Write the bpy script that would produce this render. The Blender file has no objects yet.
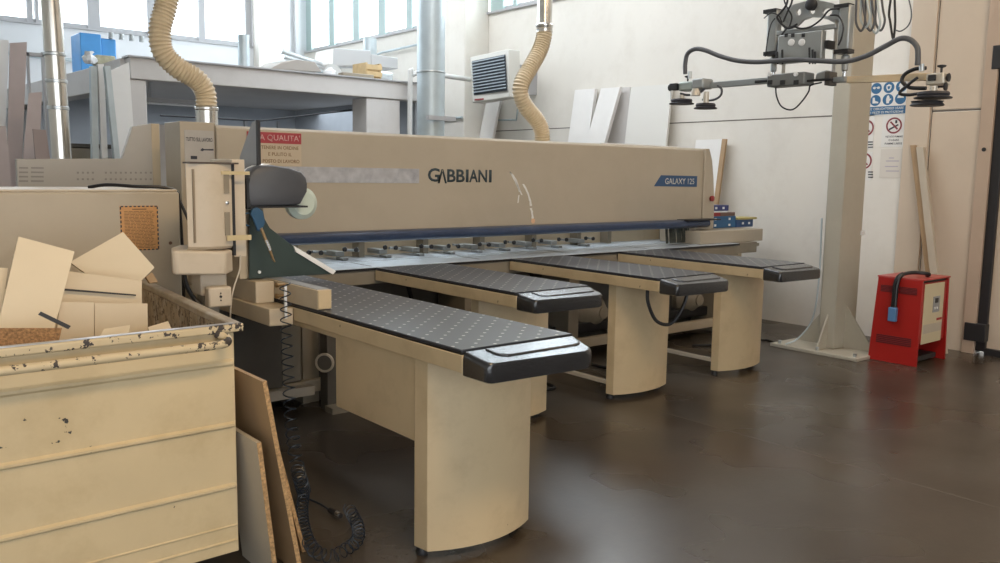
import bpy, bmesh, math, random
from mathutils import Vector, Matrix
random.seed(7)
C = bpy.context.scene.collection
PI = math.pi

# ------------------------------------------------------------------ camera (measured: 1000x563, f = 857 px)
CXP, CYP, F, H = 500.0, 281.5, 857.12, 1.55
M = Matrix(((0.77290978, 0.06735357, -0.63093103),
            (-0.63433338, 0.10587113, -0.76577573),
            (0.01521966, 0.99209616, 0.12455345)))
CAM = Vector((0, 0, H))
def at(x, y, X=None, Y=None, Z=None):
    """measured photo position -> point on a known plane of the place"""
    r = M @ Vector((x - CXP, CYP - y, -F))
    if X is not None: t = (X - CAM.x) / r.x
    elif Y is not None: t = (Y - CAM.y) / r.y
    else: t = (Z - CAM.z) / r.z
    return CAM + r * t

# ------------------------------------------------------------------ materials
def mat(name, col, rough=0.5, metal=0.0, var=0.0, vscale=4.0, dirt=None, dirt_amt=0.0, dscale=3.0, spec=0.5,
        chips=None, chip_th=0.66, chip_scale=25, bump=0.0, bscale=60.0, emit=None, rvar=0.0, coat=0.0):
    m = bpy.data.materials.new(name); m.use_nodes = True
    nt = m.node_tree; N = nt.nodes; L = nt.links
    b = N['Principled BSDF']
    b.inputs['Base Color'].default_value = (*col, 1)
    b.inputs['Roughness'].default_value = rough
    b.inputs['Metallic'].default_value = metal
    b.inputs['Specular IOR Level'].default_value = spec
    b.inputs['Coat Weight'].default_value = coat
    tc = N.new('ShaderNodeTexCoord')
    def noise(scale, detail=5, rough_=0.55):
        n = N.new('ShaderNodeTexNoise'); n.inputs['Scale'].default_value = scale
        n.inputs['Detail'].default_value = detail; n.inputs['Roughness'].default_value = rough_
        L.new(tc.outputs['Object'], n.inputs['Vector']); return n
    def ramp(fac, a, b_):
        r = N.new('ShaderNodeMapRange'); r.inputs[1].default_value = a; r.inputs[2].default_value = b_
        L.new(fac, r.inputs[0]); return r.outputs[0]
    def mix(fac, c1, c2):
        x = N.new('ShaderNodeMix'); x.data_type = 'RGBA'
        L.new(fac, x.inputs[0])
        for i, c in ((6, c1), (7, c2)):
            if isinstance(c, tuple): x.inputs[i].default_value = (*c, 1)
            else: L.new(c, x.inputs[i])
        return x.outputs[2]
    cur = col
    if var:
        n = noise(vscale)
        lo = tuple(c * (1 - var) for c in col); hi = tuple(min(1, c * (1 + var)) for c in col)
        cur = mix(ramp(n.outputs['Fac'], .3, .7), lo, hi)
    if dirt:
        n = noise(dscale, 8, .65)
        x = N.new('ShaderNodeMath'); x.operation = 'MULTIPLY'; x.inputs[1].default_value = dirt_amt
        L.new(ramp(n.outputs['Fac'], .48, .72), x.inputs[0])
        cur = mix(x.outputs[0], cur, dirt)
    if chips:
        n = noise(chip_scale, 4, .6); n2 = noise(2.2, 2)
        x = N.new('ShaderNodeMath'); x.operation = 'MULTIPLY_ADD'; x.inputs[1].default_value = 0.45; 
        L.new(n2.outputs['Fac'], x.inputs[0]); L.new(n.outputs['Fac'], x.inputs[2])
        cur = mix(ramp(x.outputs[0], chip_th + .225, chip_th + .24), cur, chips)
    if not isinstance(cur, tuple): L.new(cur, b.inputs['Base Color'])
    if rvar:
        n = noise(vscale * 1.7, 6)
        r = N.new('ShaderNodeMapRange'); r.inputs[1].default_value = .3; r.inputs[2].default_value = .7
        r.inputs[3].default_value = max(0.02, rough - rvar); r.inputs[4].default_value = rough + rvar
        L.new(n.outputs['Fac'], r.inputs[0]); L.new(r.outputs[0], b.inputs['Roughness'])
    if bump:
        n = noise(bscale, 4)
        bp = N.new('ShaderNodeBump'); bp.inputs['Strength'].default_value = bump; bp.inputs['Distance'].default_value = .004
        L.new(n.outputs['Fac'], bp.inputs['Height']); L.new(bp.outputs[0], b.inputs['Normal'])
    if emit:
        b.inputs['Emission Color'].default_value = (*emit[:3], 1); b.inputs['Emission Strength'].default_value = emit[3]
    return m

BEIGE = (0.55, 0.455, 0.32)
m_beige = mat('beige_paint', BEIGE, .45, var=.05, vscale=2.5, dirt=(.36, .28, .18), dirt_amt=.35, dscale=2.0)
m_beige2 = mat('beige_paint_worn', (.58, .455, .28), .45, var=.04, vscale=3, dirt=(.38, .28, .16), dirt_amt=.4, dscale=5, chips=(.25, .19, .12), chip_th=.76, chip_scale=30)
m_cover = mat('cover_paint', (.47, .405, .31), .42, var=.04, vscale=1.2, dirt=(.36, .30, .22), dirt_amt=.35, dscale=1.4)
m_cab = mat('cabinet_paint', (.50, .43, .325), .5, var=.05, vscale=2, dirt=(.38, .31, .23), dirt_amt=.3)
m_pend = mat('pendant_paint', (.61, .52, .40), .5, var=.03, dirt=(.4, .32, .2), dirt_amt=.3, dscale=6)
m_bin = mat('bin_paint', (.61, .485, .29), .5, var=.05, vscale=3, dirt=(.38, .27, .12), dirt_amt=.35, dscale=4, chips=(.04, .035, .03), chip_th=.735, chip_scale=16, bump=.15, bscale=9)
m_binrim = mat('bin_rim_paint', (.60, .49, .31), .5, var=.05, dirt=(.38, .27, .12), dirt_amt=.35, dscale=4, chips=(.05, .04, .035), chip_th=.575, chip_scale=38)
m_binin = mat('bin_inside', (.40, .31, .20), .7, var=.3, vscale=14, dirt=(.62, .57, .48), dirt_amt=.7, dscale=9, chips=(.16, .11, .07), chip_th=.57, chip_scale=30)
m_steelw = mat('worn_steel', (.55, .55, .56), .35, .9, var=.2, vscale=8)
m_alu = mat('aluminium_top', (.58, .64, .70), .38, .6, var=.12, vscale=5, rvar=.08)
m_galv = mat('galvanised_steel', (.60, .64, .66), .33, .85, var=.15, vscale=6)
m_duct = mat('spiral_duct_steel', (.66, .64, .60), .22, .95, var=.12, vscale=5)
m_galv2 = mat('galvanised_dull', (.50, .57, .60), .45, .5, var=.12, vscale=3)
m_black = mat('black_rubber', (.012, .012, .013), .38, spec=.5)
m_pad = mat('black_plastic_pad', (.02, .021, .024), .21, spec=.8, bump=.3, bscale=90)
m_padlow = mat('black_plastic_smooth', (.014, .013, .013), .3, spec=.5)
m_blackm = mat('black_metal', (.02, .02, .022), .5)
m_blue = mat('blue_bumper', (.026, .045, .095), .3, var=.15, vscale=8, dirt=(.08, .1, .16), dirt_amt=.4, dscale=10)
m_dgreen = mat('dark_green_guard', (.035, .055, .05), .45, var=.1)
m_dgrey = mat('dark_grey_plastic', (.075, .078, .088), .5, var=.08)
m_grey = mat('grey_sheet', (.33, .34, .35), .5, var=.08)
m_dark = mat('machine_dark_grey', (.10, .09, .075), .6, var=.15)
m_mid = mat('machine_mid_grey', (.26, .225, .17), .55, var=.12)
m_white = mat('white_board', (.80, .79, .77), .5, var=.03)
m_edgew = mat('lit_edge_white', (.85, .85, .83), .3)  # white that stands for light on edges of dark parts
m_mel = mat('cream_melamine', (.65, .54, .38), .42, var=.03)
m_mel2 = mat('cream_melamine_pale', (.69, .585, .42), .42, var=.03)
m_chip = mat('chipboard_edge', (.42, .26, .12), .8, var=.5, vscale=90)
m_chipdark = mat('chipboard_core', (.30, .17, .08), .85, var=.5, vscale=110)
m_boardface = mat('brown_board_face', (.40, .27, .15), .6, var=.1, vscale=3)
m_melgrey = mat('grey_melamine', (.52, .46, .37), .5, var=.06, vscale=3)
m_wall = mat('painted_concrete', (.76, .73, .67), .7, var=.03, vscale=1.0, dirt=(.55, .50, .43), dirt_amt=.25, dscale=2.5)
m_wall2 = mat('painted_concrete_beige', (.62, .52, .41), .65, var=.03, vscale=1.5, dirt=(.5, .42, .33), dirt_amt=.25, dscale=2)
m_wallb = mat('back_wall_paint', (.72, .74, .76), .7, var=.03, vscale=1)
m_mezz = mat('mezzanine_concrete', (.62, .60, .585), .75, var=.04, vscale=2, dirt=(.45, .43, .41), dirt_amt=.3, dscale=4)
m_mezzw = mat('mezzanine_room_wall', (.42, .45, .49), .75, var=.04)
m_frame = mat('window_frame_grey', (.42, .42, .43), .5)
m_frameg = mat('window_frame_green', (.36, .46, .45), .5)
m_seam = mat('panel_joint', (.16, .14, .12), .8)
m_col = mat('column_paint', (.45, .42, .345), .35, var=.04, vscale=2, dirt=(.36, .31, .24), dirt_amt=.3)
m_hose = mat('flexible_hose', (.62, .50, .33), .5, var=.08, vscale=20)
m_red = mat('red_enamel', (.36, .013, .010), .4, var=.05)
m_cream = mat('cream_panel', (.62, .54, .36), .45)
m_bluebox = mat('blue_machine_paint', (.06, .28, .62), .45, var=.08)
m_bluebin = mat('blue_plastic', (.015, .10, .24), .35)
m_navy = mat('navy_plastic', (.02, .03, .16), .35)
m_redp = mat('red_plastic', (.30, .03, .03), .4)
m_yel = mat('yellow_plastic', (.50, .42, .16), .5)
m_whitep = mat('white_plastic', (.80, .82, .84), .4)
m_orange = mat('orange_label', (.62, .33, .13), .6, var=.08, vscale=30)
m_ink = mat('dark_ink', (.03, .032, .045), .6)
m_inkb = mat('brown_ink', (.20, .11, .05), .7)
m_inkred = mat('red_print', (.38, .05, .06), .6)
m_paper = mat('cream_sticker', (.56, .46, .33), .5)
m_paperw = mat('paper_white', (.74, .73, .70), .6)
m_paperg = mat('paper_grey', (.44, .41, .37), .5, var=.05, vscale=12)
m_blueink = mat('blue_sign_ink', (.03, .13, .27), .5)
m_navyplate = mat('navy_name_plate', (.035, .09, .20), .4)
m_logo = mat('logo_ink', (.03, .05, .06), .5)
m_print = mat('pale_print', (.62, .60, .55), .5)
m_scale = mat('silver_scale_strip', (.58, .58, .60), .3, .35, var=.14, vscale=14, dirt=(.30, .31, .36), dirt_amt=.7, dscale=6)
m_tape = mat('yellow_tape', (.60, .49, .28), .35)
m_pink = mat('pinkish_board', (.48, .40, .38), .6, var=.05)
m_wood = mat('pale_wood', (.52, .38, .20), .6, var=.12, vscale=12)
m_gcol = mat('lifter_grey_metal', (.36, .38, .38), .4, .5, var=.1)
m_lgrey = mat('lifter_light_bar', (.62, .58, .50), .35, .3)
m_ghose = mat('grey_rubber_hose', (.10, .105, .115), .5)
m_dcup = mat('dark_suction_rubber', (.035, .035, .042), .5)
m_brass = mat('brass', (.40, .27, .14), .35, .8)
m_chrome = mat('chrome', (.7, .7, .7), .2, 1)
m_coil = mat('blue_black_coil', (.012, .020, .032), .3)
m_ltgreen = mat('pale_green_plastic', (.55, .62, .54), .4)
m_ceil = mat('ceiling_concrete', (.55, .54, .52), .8)
m_scratch = mat('bare_metal_scratch', (.85, .84, .80), .35, .2)
m_blueglove = mat('blue_cast_metal', (.03, .09, .17), .4)
m_caseb = mat('black_case', (.03, .03, .03), .5)
m_brush = mat('dark_brush', (.05, .055, .045), .8, var=.4, vscale=60)

def glass_mat():
    m = bpy.data.materials.new('window_glass'); m.use_nodes = True
    nt = m.node_tree; N = nt.nodes; L = nt.links; N.clear()
    o = N.new('ShaderNodeOutputMaterial'); t = N.new('ShaderNodeBsdfTransparent'); g = N.new('ShaderNodeBsdfGlossy')
    g.inputs['Roughness'].default_value = .1; x = N.new('ShaderNodeMixShader'); x.inputs[0].default_value = .06
    t.inputs[0].default_value = (.97, .99, 1, 1)
    L.new(t.outputs[0], x.inputs[1]); L.new(g.outputs[0], x.inputs[2]); L.new(x.outputs[0], o.inputs[0])
    return m
m_glass = glass_mat()

def perforated_mat():
    m = mat('perforated_black_top', (.038, .041, .050), .33, spec=.38, var=.08, vscale=3)
    nt = m.node_tree; N = nt.nodes; L = nt.links; b = N['Principled BSDF']
    src = b.inputs['Base Color'].links[0].from_socket
    tc = N.new('ShaderNodeTexCoord'); s = N.new('ShaderNodeSeparateXYZ'); L.new(tc.outputs['Object'], s.inputs[0])
    def mth(op, a, b_=None, c=None):
        n = N.new('ShaderNodeMath'); n.operation = op
        for i, v in enumerate((a, b_, c)):
            if v is None: continue
            if isinstance(v, (int, float)): n.inputs[i].default_value = v
            else: L.new(v, n.inputs[i])
        return n.outputs[0]
    def grid(ox, oy):
        u = mth('SUBTRACT', mth('FRACT', mth('ADD', mth('DIVIDE', s.outputs[0], .108), ox)), .5)
        v = mth('SUBTRACT', mth('FRACT', mth('ADD', mth('DIVIDE', s.outputs[1], .1), oy)), .5)
        u = mth('MULTIPLY', u, .108); v = mth('MULTIPLY', v, .1)
        return mth('SQRT', mth('ADD', mth('MULTIPLY', u, u), mth('MULTIPLY', v, v)))
    d = mth('MINIMUM', grid(0, 0), grid(.5, .5))
    ge = N.new('ShaderNodeNewGeometry'); sg = N.new('ShaderNodeSeparateXYZ'); L.new(ge.outputs['Normal'], sg.inputs[0])
    k = mth('MULTIPLY', mth('LESS_THAN', d, .0072), mth('GREATER_THAN', sg.outputs[2], .9))
    x = N.new('ShaderNodeMix'); x.data_type = 'RGBA'; L.new(k, x.inputs[0]); L.new(src, x.inputs[6])
    x.inputs[7].default_value = (.55, .54, .50, 1); L.new(x.outputs[2], b.inputs['Base Color'])
    return m
m_perf = perforated_mat()

def floor_mat():
    m = bpy.data.materials.new('polished_concrete'); m.use_nodes = True
    nt = m.node_tree; N = nt.nodes; L = nt.links; b = N['Principled BSDF']
    tc = N.new('ShaderNodeTexCoord')
    def noise(s, d=6, r=.6, dist=0):
        n = N.new('ShaderNodeTexNoise'); n.inputs['Scale'].default_value = s; n.inputs['Detail'].default_value = d
        n.inputs['Roughness'].default_value = r; n.inputs['Distortion'].default_value = dist
        L.new(tc.outputs['Object'], n.inputs['Vector']); return n.outputs['Fac']
    def rmp(f, stops):
        r = N.new('ShaderNodeValToRGB'); L.new(f, r.inputs[0])
        e = r.color_ramp.elements; e[0].position = stops[0][0]; e[0].color = (*stops[0][1], 1)
        e[1].position = stops[-1][0]; e[1].color = (*stops[-1][1], 1)
        for p, c in stops[1:-1]:
            k = e.new(p); k.color = (*c, 1)
        return r.outputs[0]
    big = rmp(noise(.9, 5, .6, .4), [(.3, (.043, .031, .021)), (.5, (.060, .048, .036)), (.7, (.079, .068, .055))])
    fine = rmp(noise(9, 8, .7), [(.3, (.88, .88, .88)), (.75, (1.10, 1.08, 1.06))])
    x = N.new('ShaderNodeMix'); x.data_type = 'RGBA'; x.blend_type = 'MULTIPLY'; x.inputs[0].default_value = 1
    L.new(big, x.inputs[6]); L.new(fine, x.inputs[7])
    red = rmp(noise(.55, 3), [(.55, (0, 0, 0)), (.72, (1, 1, 1))])
    y = N.new('ShaderNodeMix'); y.data_type = 'RGBA'; L.new(red, y.inputs[0]); L.new(x.outputs[2], y.inputs[6]); y.inputs[7].default_value = (.068, .045, .030, 1)
    # tyre scuff: a dark worn band on the floor
    mp = N.new('ShaderNodeMapping'); mp.inputs['Location'].default_value = (-2.95, -1.75, 0)
    L.new(tc.outputs['Object'], mp.inputs['Vector'])
    sp = N.new('ShaderNodeSeparateXYZ'); L.new(mp.outputs[0], sp.inputs[0])
    def mth(op, a, b_=None):
        n = N.new('ShaderNodeMath'); n.operation = op
        for i, v in enumerate((a, b_)):
            if v is None: continue
            if isinstance(v, (int, float)): n.inputs[i].default_value = v
            else: L.new(v, n.inputs[i])
        return n.outputs[0]
    L.new(y.outputs[2], b.inputs['Base Color'])
    r = N.new('ShaderNodeMapRange'); r.inputs[1].default_value = .3; r.inputs[2].default_value = .7
    r.inputs[3].default_value = .24; r.inputs[4].default_value = .34
    L.new(noise(1.3, 2, .5), r.inputs[0]); L.new(r.outputs[0], b.inputs['Roughness'])
    b.inputs['Specular IOR Level'].default_value = .5
    bp = N.new('ShaderNodeBump'); bp.inputs['Strength'].default_value = .03; bp.inputs['Distance'].default_value = .01
    L.new(noise(40, 2), bp.inputs['Height']); L.new(bp.outputs[0], b.inputs['Normal'])
    return m
m_floor = floor_mat()

# ------------------------------------------------------------------ mesh helpers
def tag(o, label=None, cat=None, group=None, kind=None):
    if label: o['label'] = label
    if cat: o['category'] = cat
    if group: o['group'] = group
    if kind: o['kind'] = kind
    return o
def empty(name, loc, label, cat, group=None):
    o = bpy.data.objects.new(name, None); C.objects.link(o); o.location = loc; o.empty_display_size = .1
    return tag(o, label, cat, group)
def wloc(p):
    v = Vector((0, 0, 0))
    while p is not None: v += p.location; p = p.parent
    return v
def crom(pts, n=6):
    pts = [Vector(p) for p in pts]
    if len(pts) < 3: return pts
    P = [pts[0] * 2 - pts[1]] + pts + [pts[-1] * 2 - pts[-2]]
    out = []
    for i in range(1, len(P) - 2):
        for k in range(n):
            t = k / n; a, b, c, d = P[i - 1], P[i], P[i + 1], P[i + 2]
            out.append(.5 * ((2 * b) + (c - a) * t + (2 * a - 5 * b + 4 * c - d) * t * t + (3 * b - a - 3 * c + d) * t ** 3))
    out.append(pts[-1]); return out

class MB:
    def __init__(s): s.bm = bmesh.new(); s.T = Matrix.Identity(4)
    def v(s, p): return s.bm.verts.new(s.T @ Vector(p))
    def face(s, vs):
        try: return s.bm.faces.new(vs)
        except ValueError: return None
    def box(s, x0, x1, y0, y1, z0, z1):
        v = [s.v((x, y, z)) for x in (x0, x1) for y in (y0, y1) for z in (z0, z1)]
        for f in ((0, 1, 3, 2), (4, 6, 7, 5), (0, 4, 5, 1), (2, 3, 7, 6), (0, 2, 6, 4), (1, 5, 7, 3)): s.face([v[i] for i in f])
        return s
    def slab(s, pts, off):
        off = Vector(off); a = [s.v(p) for p in pts]; b = [s.v(Vector(p) + off) for p in pts]; n = len(pts)
        s.face(a); s.face(b[::-1])
        for i in range(n): s.face([a[i], b[i], b[(i + 1) % n], a[(i + 1) % n]])
        return s
    def prism(s, poly, axis, a, b):
        mk = {'x': lambda p, t: (t, p[0], p[1]), 'y': lambda p, t: (p[0], t, p[1]), 'z': lambda p, t: (p[0], p[1], t)}[axis]
        pts = [mk(p, a) for p in poly]; d = Vector(mk(poly[0], b)) - Vector(mk(poly[0], a))
        return s.slab(pts, d)
    def rings(s, rings, closed_ends=True, loop=False):
        R = [[s.v(p) for p in r] for r in rings]; n = len(R[0])
        m = len(R)
        for i in range(m if loop else m - 1):
            A, B = R[i], R[(i + 1) % m]
            for k in range(n): s.face([A[k], A[(k + 1) % n], B[(k + 1) % n], B[k]])
        if closed_ends and not loop: s.face(R[0][::-1]); s.face(R[-1])
        return s
    def tube(s, pts, r, n=8, ell=None):
        pts = [Vector(p) for p in pts]; m = len(pts)
        rr = r if isinstance(r, (list, tuple)) else [r] * m
        t0 = (pts[1] - pts[0]).normalized()
        u = t0.cross(Vector((0, 0, 1)));
        if u.length < 1e-3: u = t0.cross(Vector((0, 1, 0)))
        u.normalize(); R = []
        for i in range(m):
            t = (pts[min(i + 1, m - 1)] - pts[max(i - 1, 0)])
            if t.length < 1e-9: t = t0
            t.normalize(); u = (u - t * u.dot(t)).normalized(); w = t.cross(u)
            R.append([pts[i] + (u * math.cos(2 * PI * k / n) + w * math.sin(2 * PI * k / n)) * rr[i] for k in range(n)])
        return s.rings(R)
    def cyl(s, p0, p1, r0, r1=None, n=24):
        return s.tube([p0, p1], [r0, r0 if r1 is None else r1], n)
    def lathe(s, prof, c, axis=(0, 0, 1), n=28, closed=True):
        c = Vector(c); a = Vector(axis).normalized(); u = a.orthogonal().normalized(); w = a.cross(u)
        return s.rings([[c + a * h + (u * math.cos(2 * PI * k / n) + w * math.sin(2 * PI * k / n)) * max(r, .0004) for k in range(n)] for r, h in prof], closed)
    def build(s, name, m, parent=None, bevel=0.0, seg=2, angle=35, label=None, loc=None):
        bmesh.ops.recalc_face_normals(s.bm, faces=s.bm.faces)
        off = wloc(parent) if parent is not None else Vector(loc or (0, 0, 0))
        if off.length: bmesh.ops.translate(s.bm, verts=s.bm.verts, vec=-off)
        me = bpy.data.meshes.new(name)
        lim = math.radians(angle)
        for f in s.bm.faces: f.smooth = True
        for e in s.bm.edges:
            e.smooth = len(e.link_faces) == 2 and e.calc_face_angle(PI) < lim
        s.bm.to_mesh(me); s.bm.free()
        me.materials.append(m)
        o = bpy.data.objects.new(name, me); C.objects.link(o)
        if parent is not None: o.parent = parent
        elif loc: o.location = loc
        if bevel:
            b = o.modifiers.new('bevel', 'BEVEL'); b.width = bevel; b.segments = seg; b.limit_method = 'ANGLE'; b.angle_limit = math.radians(40)
        if label: o['label'] = label
        return o

def box(name, m, parent, x0, x1, y0, y1, z0, z1, bevel=0.0, **k):
    return MB().box(x0, x1, y0, y1, z0, z1).build(name, m, parent, bevel, **k)
def tube(name, m, parent, pts, r, n=8, smooth=6, **k):
    p = crom(pts, smooth) if smooth else pts
    return MB().tube(p, r, n).build(name, m, parent, **k)
def struct(o): o['kind'] = 'structure'; return o

def text(body, name, m, parent, x, y, z, w, h, face='-Y', bold=0.0, depth=.0006, arc=None, align=None):
    """lettering as raised mesh; (x,y,z) = left-bottom corner of the line as one reads it; w,h its size"""
    cu = bpy.data.curves.new('lettering', 'FONT'); cu.body = body; cu.size = 1; cu.offset = bold; cu.extrude = 0
    cu.resolution_u = 3
    if align: cu.align_x = align
    ob = bpy.data.objects.new('tmp', cu); C.objects.link(ob)
    dg = bpy.context.evaluated_depsgraph_get(); dg.update()
    me = bpy.data.meshes.new_from_object(ob.evaluated_get(dg)); bpy.data.objects.remove(ob)
    xs = [v.co.x for v in me.vertices]; ys = [v.co.y for v in me.vertices]
    x0, x1, y0, y1 = min(xs), max(xs), min(ys), max(ys)
    off = wloc(parent) if parent is not None else Vector((0, 0, 0))
    for v in me.vertices:
        u = (v.co.x - x0) / (x1 - x0) * w; t = (v.co.y - y0) / (y1 - y0) * h
        v.co = (Vector((x + u, y, z + t)) if face == '-Y' else Vector((x, y - u, z + t))) - off
    bm = bmesh.new(); bm.from_mesh(me); n = Vector((0, -1, 0)) if face == '-Y' else Vector((-1, 0, 0))
    r = bmesh.ops.extrude_face_region(bm, geom=bm.faces[:])
    bmesh.ops.translate(bm, verts=[g for g in r['geom'] if isinstance(g, bmesh.types.BMVert)], vec=n * depth)
    bmesh.ops.recalc_face_normals(bm, faces=bm.faces)
    bm.to_mesh(me); bm.free(); me.materials.clear(); me.materials.append(m)
    o = bpy.data.objects.new(name, me); C.objects.link(o)
    if parent is not None: o.parent = parent
    return o

# ================================================================== SETTING
XW, YB = 8.2, 16.3
struct(MB().box(-6, 12, -5, YB + .3, -.1, 0).build('floor', m_floor))
# expansion joints in the slab
for n_, (a, b_, c, d) in enumerate(((4.36, 4.366, -4, 5.3), (4.366, 8.2, .46, .466))):
    struct(MB().box(a, b_, c, d, -.004, .0006).build('trim_%d' % (n_ + 1), m_seam))
# right wall: concrete panels below the windows
w = MB(); w.box(XW, XW + .25, -5, 1.9, 0, 6.2).box(XW, XW + .25, 3.15, YB + .3, 0, 3.93).box(XW, XW + .25, 1.9, 3.15, 3.0, 6.2)
w.box(XW, XW + .25, 1.9, YB + .3, 5.9, 6.2).box(XW, XW + .25, 3.15, 7.0, 3.93, 5.9)
struct(w.build('wall_right', m_wall))
s = MB(); s.box(XW - .002, XW + .01, 4.0, 10.27, 2.178, 2.19).box(XW - .002, XW + .01, 3.26, 3.70, 2.178, 2.19)
s.box(XW - .002, XW + .01, 3.695, 3.705, 0, 3.9)
struct(s.build('trim_3', m_seam))
# protruding concrete strip by the signs and the door jamb
struct(box('trim_4', m_wall2, None, XW - .03, XW, 3.71, 3.94, 0, 3.93, .004))
struct(box('trim_5', m_wall2, None, XW - .012, XW, 3.27, 3.695, 2.195, 3.93, .003))
struct(box('trim_6', m_wall2, None, XW - .012, XW, 3.27, 3.695, 0, 2.172, .003))
struct(box('trim_7', mat('door_jamb_paint', (.48, .37, .28), .5, var=.05), None, XW - .05, XW + .1, 3.15, 3.26, 0, 3.2, .004))
box_ = box
# concrete pilaster further back
p = MB(); p.box(7.75, XW, 10.3, 11.05, 0, 6.2); struct(p.build('trim_8', m_wall, bevel=.015))
# back wall
w = MB(); w.box(-6, XW + .25, YB, YB + .25, 0, 3.93).box(-6, XW + .25, YB, YB + .25, 5.9, 6.2).box(7.1, XW + .25, YB, YB + .25, 3.93, 5.9)
struct(w.build('wall_back', m_wallb))
struct(box('trim_9', m_wall, None, 7.12, 7.36, YB - .25, YB, 0, 6.2, .01))
struct(box('ceiling', m_ceil, None, -6, 12, -5, YB + .3, 6.2, 6.4))
# front wall behind the camera, with a wide hall gate left open
k = MB(); k.box(-6.2, XW + .25, -5.2, -5, 3.7, 6.2).box(3.2, XW + .25, -5.2, -5, 0, 3.7)
struct(k.build('wall_front', m_wall))
# left side wall, out of the frame
struct(box('wall_left', m_wall, None, -6.2, -6, -5, YB + .3, 0, 6.2))

# windows of the right wall
def win_r(n, y0, y1, posts):
    fr = struct(MB().box(XW + .06, XW + .14, y0, y1, 3.93, 3.99).box(XW + .06, XW + .14, y0, y1, 5.84, 5.9).build('window_%d' % n, m_frame))
    k = MB()
    for a, b_ in posts: k.box(XW + .02, XW + .16, a, b_, 3.93, 5.9)
    k.build('window_frame', m_frameg, fr)
    MB().box(XW + .1, XW + .104, y0, y1, 3.95, 5.88).build('glass', m_glass, fr)
win_r(1, 11.05, 16.3, [(16.02, 16.24), (15.09, 15.29), (14.15, 14.37), (13.25, 13.48), (12.4, 12.58), (11.5, 11.68), (11.05, 11.12)])
win_r(2, 7.0, 10.3, [(10.0, 10.3)] + [(9.7 - .93 * i, 9.78 - .93 * i) for i in range(3)])
def win_b(n, x0, x1, posts):
    fr = struct(MB().box(x0, x1, YB + .06, YB + .14, 3.93, 4.0).box(x0, x1, YB + .06, YB + .14, 5.84, 5.9).build('window_%d' % n, m_frame))
    k = MB()
    for a, b_ in posts: k.box(a, b_, YB + .02, YB + .16, 3.93, 5.9)
    k.build('window_frame', m_frame, fr)
    MB().box(x0, x1, YB + .1, YB + .104, 3.95, 5.88).build('glass', m_glass, fr)
win_b(3, -6, 4.2, [(3.2, 3.29), (3.33, 3.38), (2.2, 2.3), (1.1, 1.2), (0, .1), (-1, -.9), (4.14, 4.2)])
win_b(4, 4.2, 7.12, [(4.2, 4.34), (5.14, 5.32), (6.07, 6.19), (6.98, 7.12)])
# sill rail and pipe along the walls
struct(box('trim_10', m_frame, None, -6, 7.1, YB - .05, YB, 3.90, 3.93))
struct(box('trim_11', m_frame, None, XW - .05, XW, 3.8, 16.2, 3.90, 3.93))
t = MB(); t.cyl((-6, YB - .08, 3.55), (7.1, YB - .08, 3.3), .03, n=10)
struct(t.build('trim_12', m_galv2))
t = MB(); t.tube([(8.12, 16, 3.45), (8.12, 14.2, 3.5), (8.12, 13.2, 3.62), (8.12, 11.1, 3.66)], .02, 8)
struct(t.build('trim_13', m_galv2))
t = MB(); t.cyl((7.98, YB - .06, 3.2), (7.98, YB - .06, 6.1), .035, n=10)
struct(t.build('trim_14', m_frame))
# conduits low on the wall by the pilaster
t = MB(); t.tube(crom([(7.72, 10.95, 2.0), (7.72, 10.9, 2.3), (7.72, 10.6, 2.36), (7.72, 10.31, 2.37)], 4), .018, 8)
t.tube([(8.17, 10.28, 2.35), (8.17, 9.6, 2.33), (8.17, 9.55, 2.6)], .014, 8)
struct(t.build('trim_15', m_galv2))

# ------------------------------------------------------------------ mezzanine (built into the hall)
def mz(p, q, z0, z1, th=.2):
    a, b_ = Vector((p[0], p[1], z0)), Vector((q[0], q[1], z0)); d = (b_ - a).normalized(); n = Vector((-d.y, d.x, 0)) * th
    return [a, b_, b_ + n, a + n], (0, 0, z1 - z0)
k = MB(); k.box(2.95, 7.05, 10, 10.2, 2.525, 2.757); struct(k.build('trim_16', m_mezz, bevel=.01))
k = MB(); k.slab([(2.94, 10.201, 2.45), (3.15, 10.201, 2.45), (2.95, 15.5, 2.45), (2.68, 15.5, 2.45)], (0, 0, .30)); struct(k.build('trim_17', m_mezz, bevel=.01))
k = MB(); k.box(2.9, 7.05, 10.2, YB, 2.60, 2.757).box(7.051, 7.5, 11.1, YB, 2.60, 2.757); struct(k.build('trim_18', m_mezz))
k = MB(); k.box(2.92, 7.06, 9.97, 10.2, 2.757, 2.775); struct(k.build('trim_19', m_frame))
# its columns and the room below
for i, (a, b_, c, d) in enumerate(((2.86, 3.12, 10.02, 10.3), (5.93, 6.45, 10.02, 10.4))):
    struct(box('trim_%d' % (20 + i), m_mezz, None, a, b_, c, d, 0, 2.52, .01))
struct(box('wall_mezzanine', m_mezzw, None, 2.9, 7.05, 14.2, 14.35, 0, 2.6))
struct(box('wall_mezzanine_side', m_mezzw, None, 6.95, 7.05, 10.4, 14.19, 0, 2.6))
struct(box('wall_mezzanine_panel', m_mezz, None, 3.3, 4.75, 11.2, 11.3, 0, 2.1))
for i, (a, b_, z0, z1) in enumerate(((5.2, 5.5, 1.4, 2.25), (6.0, 6.05, .2, 2.4), (6.6, 6.64, .2, 2.4))):
    struct(box('trim_%d' % (24 + i), m_frame, None, a, b_, 14.14, 14.2, z0, z1))
t = MB(); t.tube([(4.1, 12.6, 2.30), (5.6, 12.6, 2.30), (7.0, 12.2, 2.53)], .016, 6); struct(t.build('trim_22', m_blackm))
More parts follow.
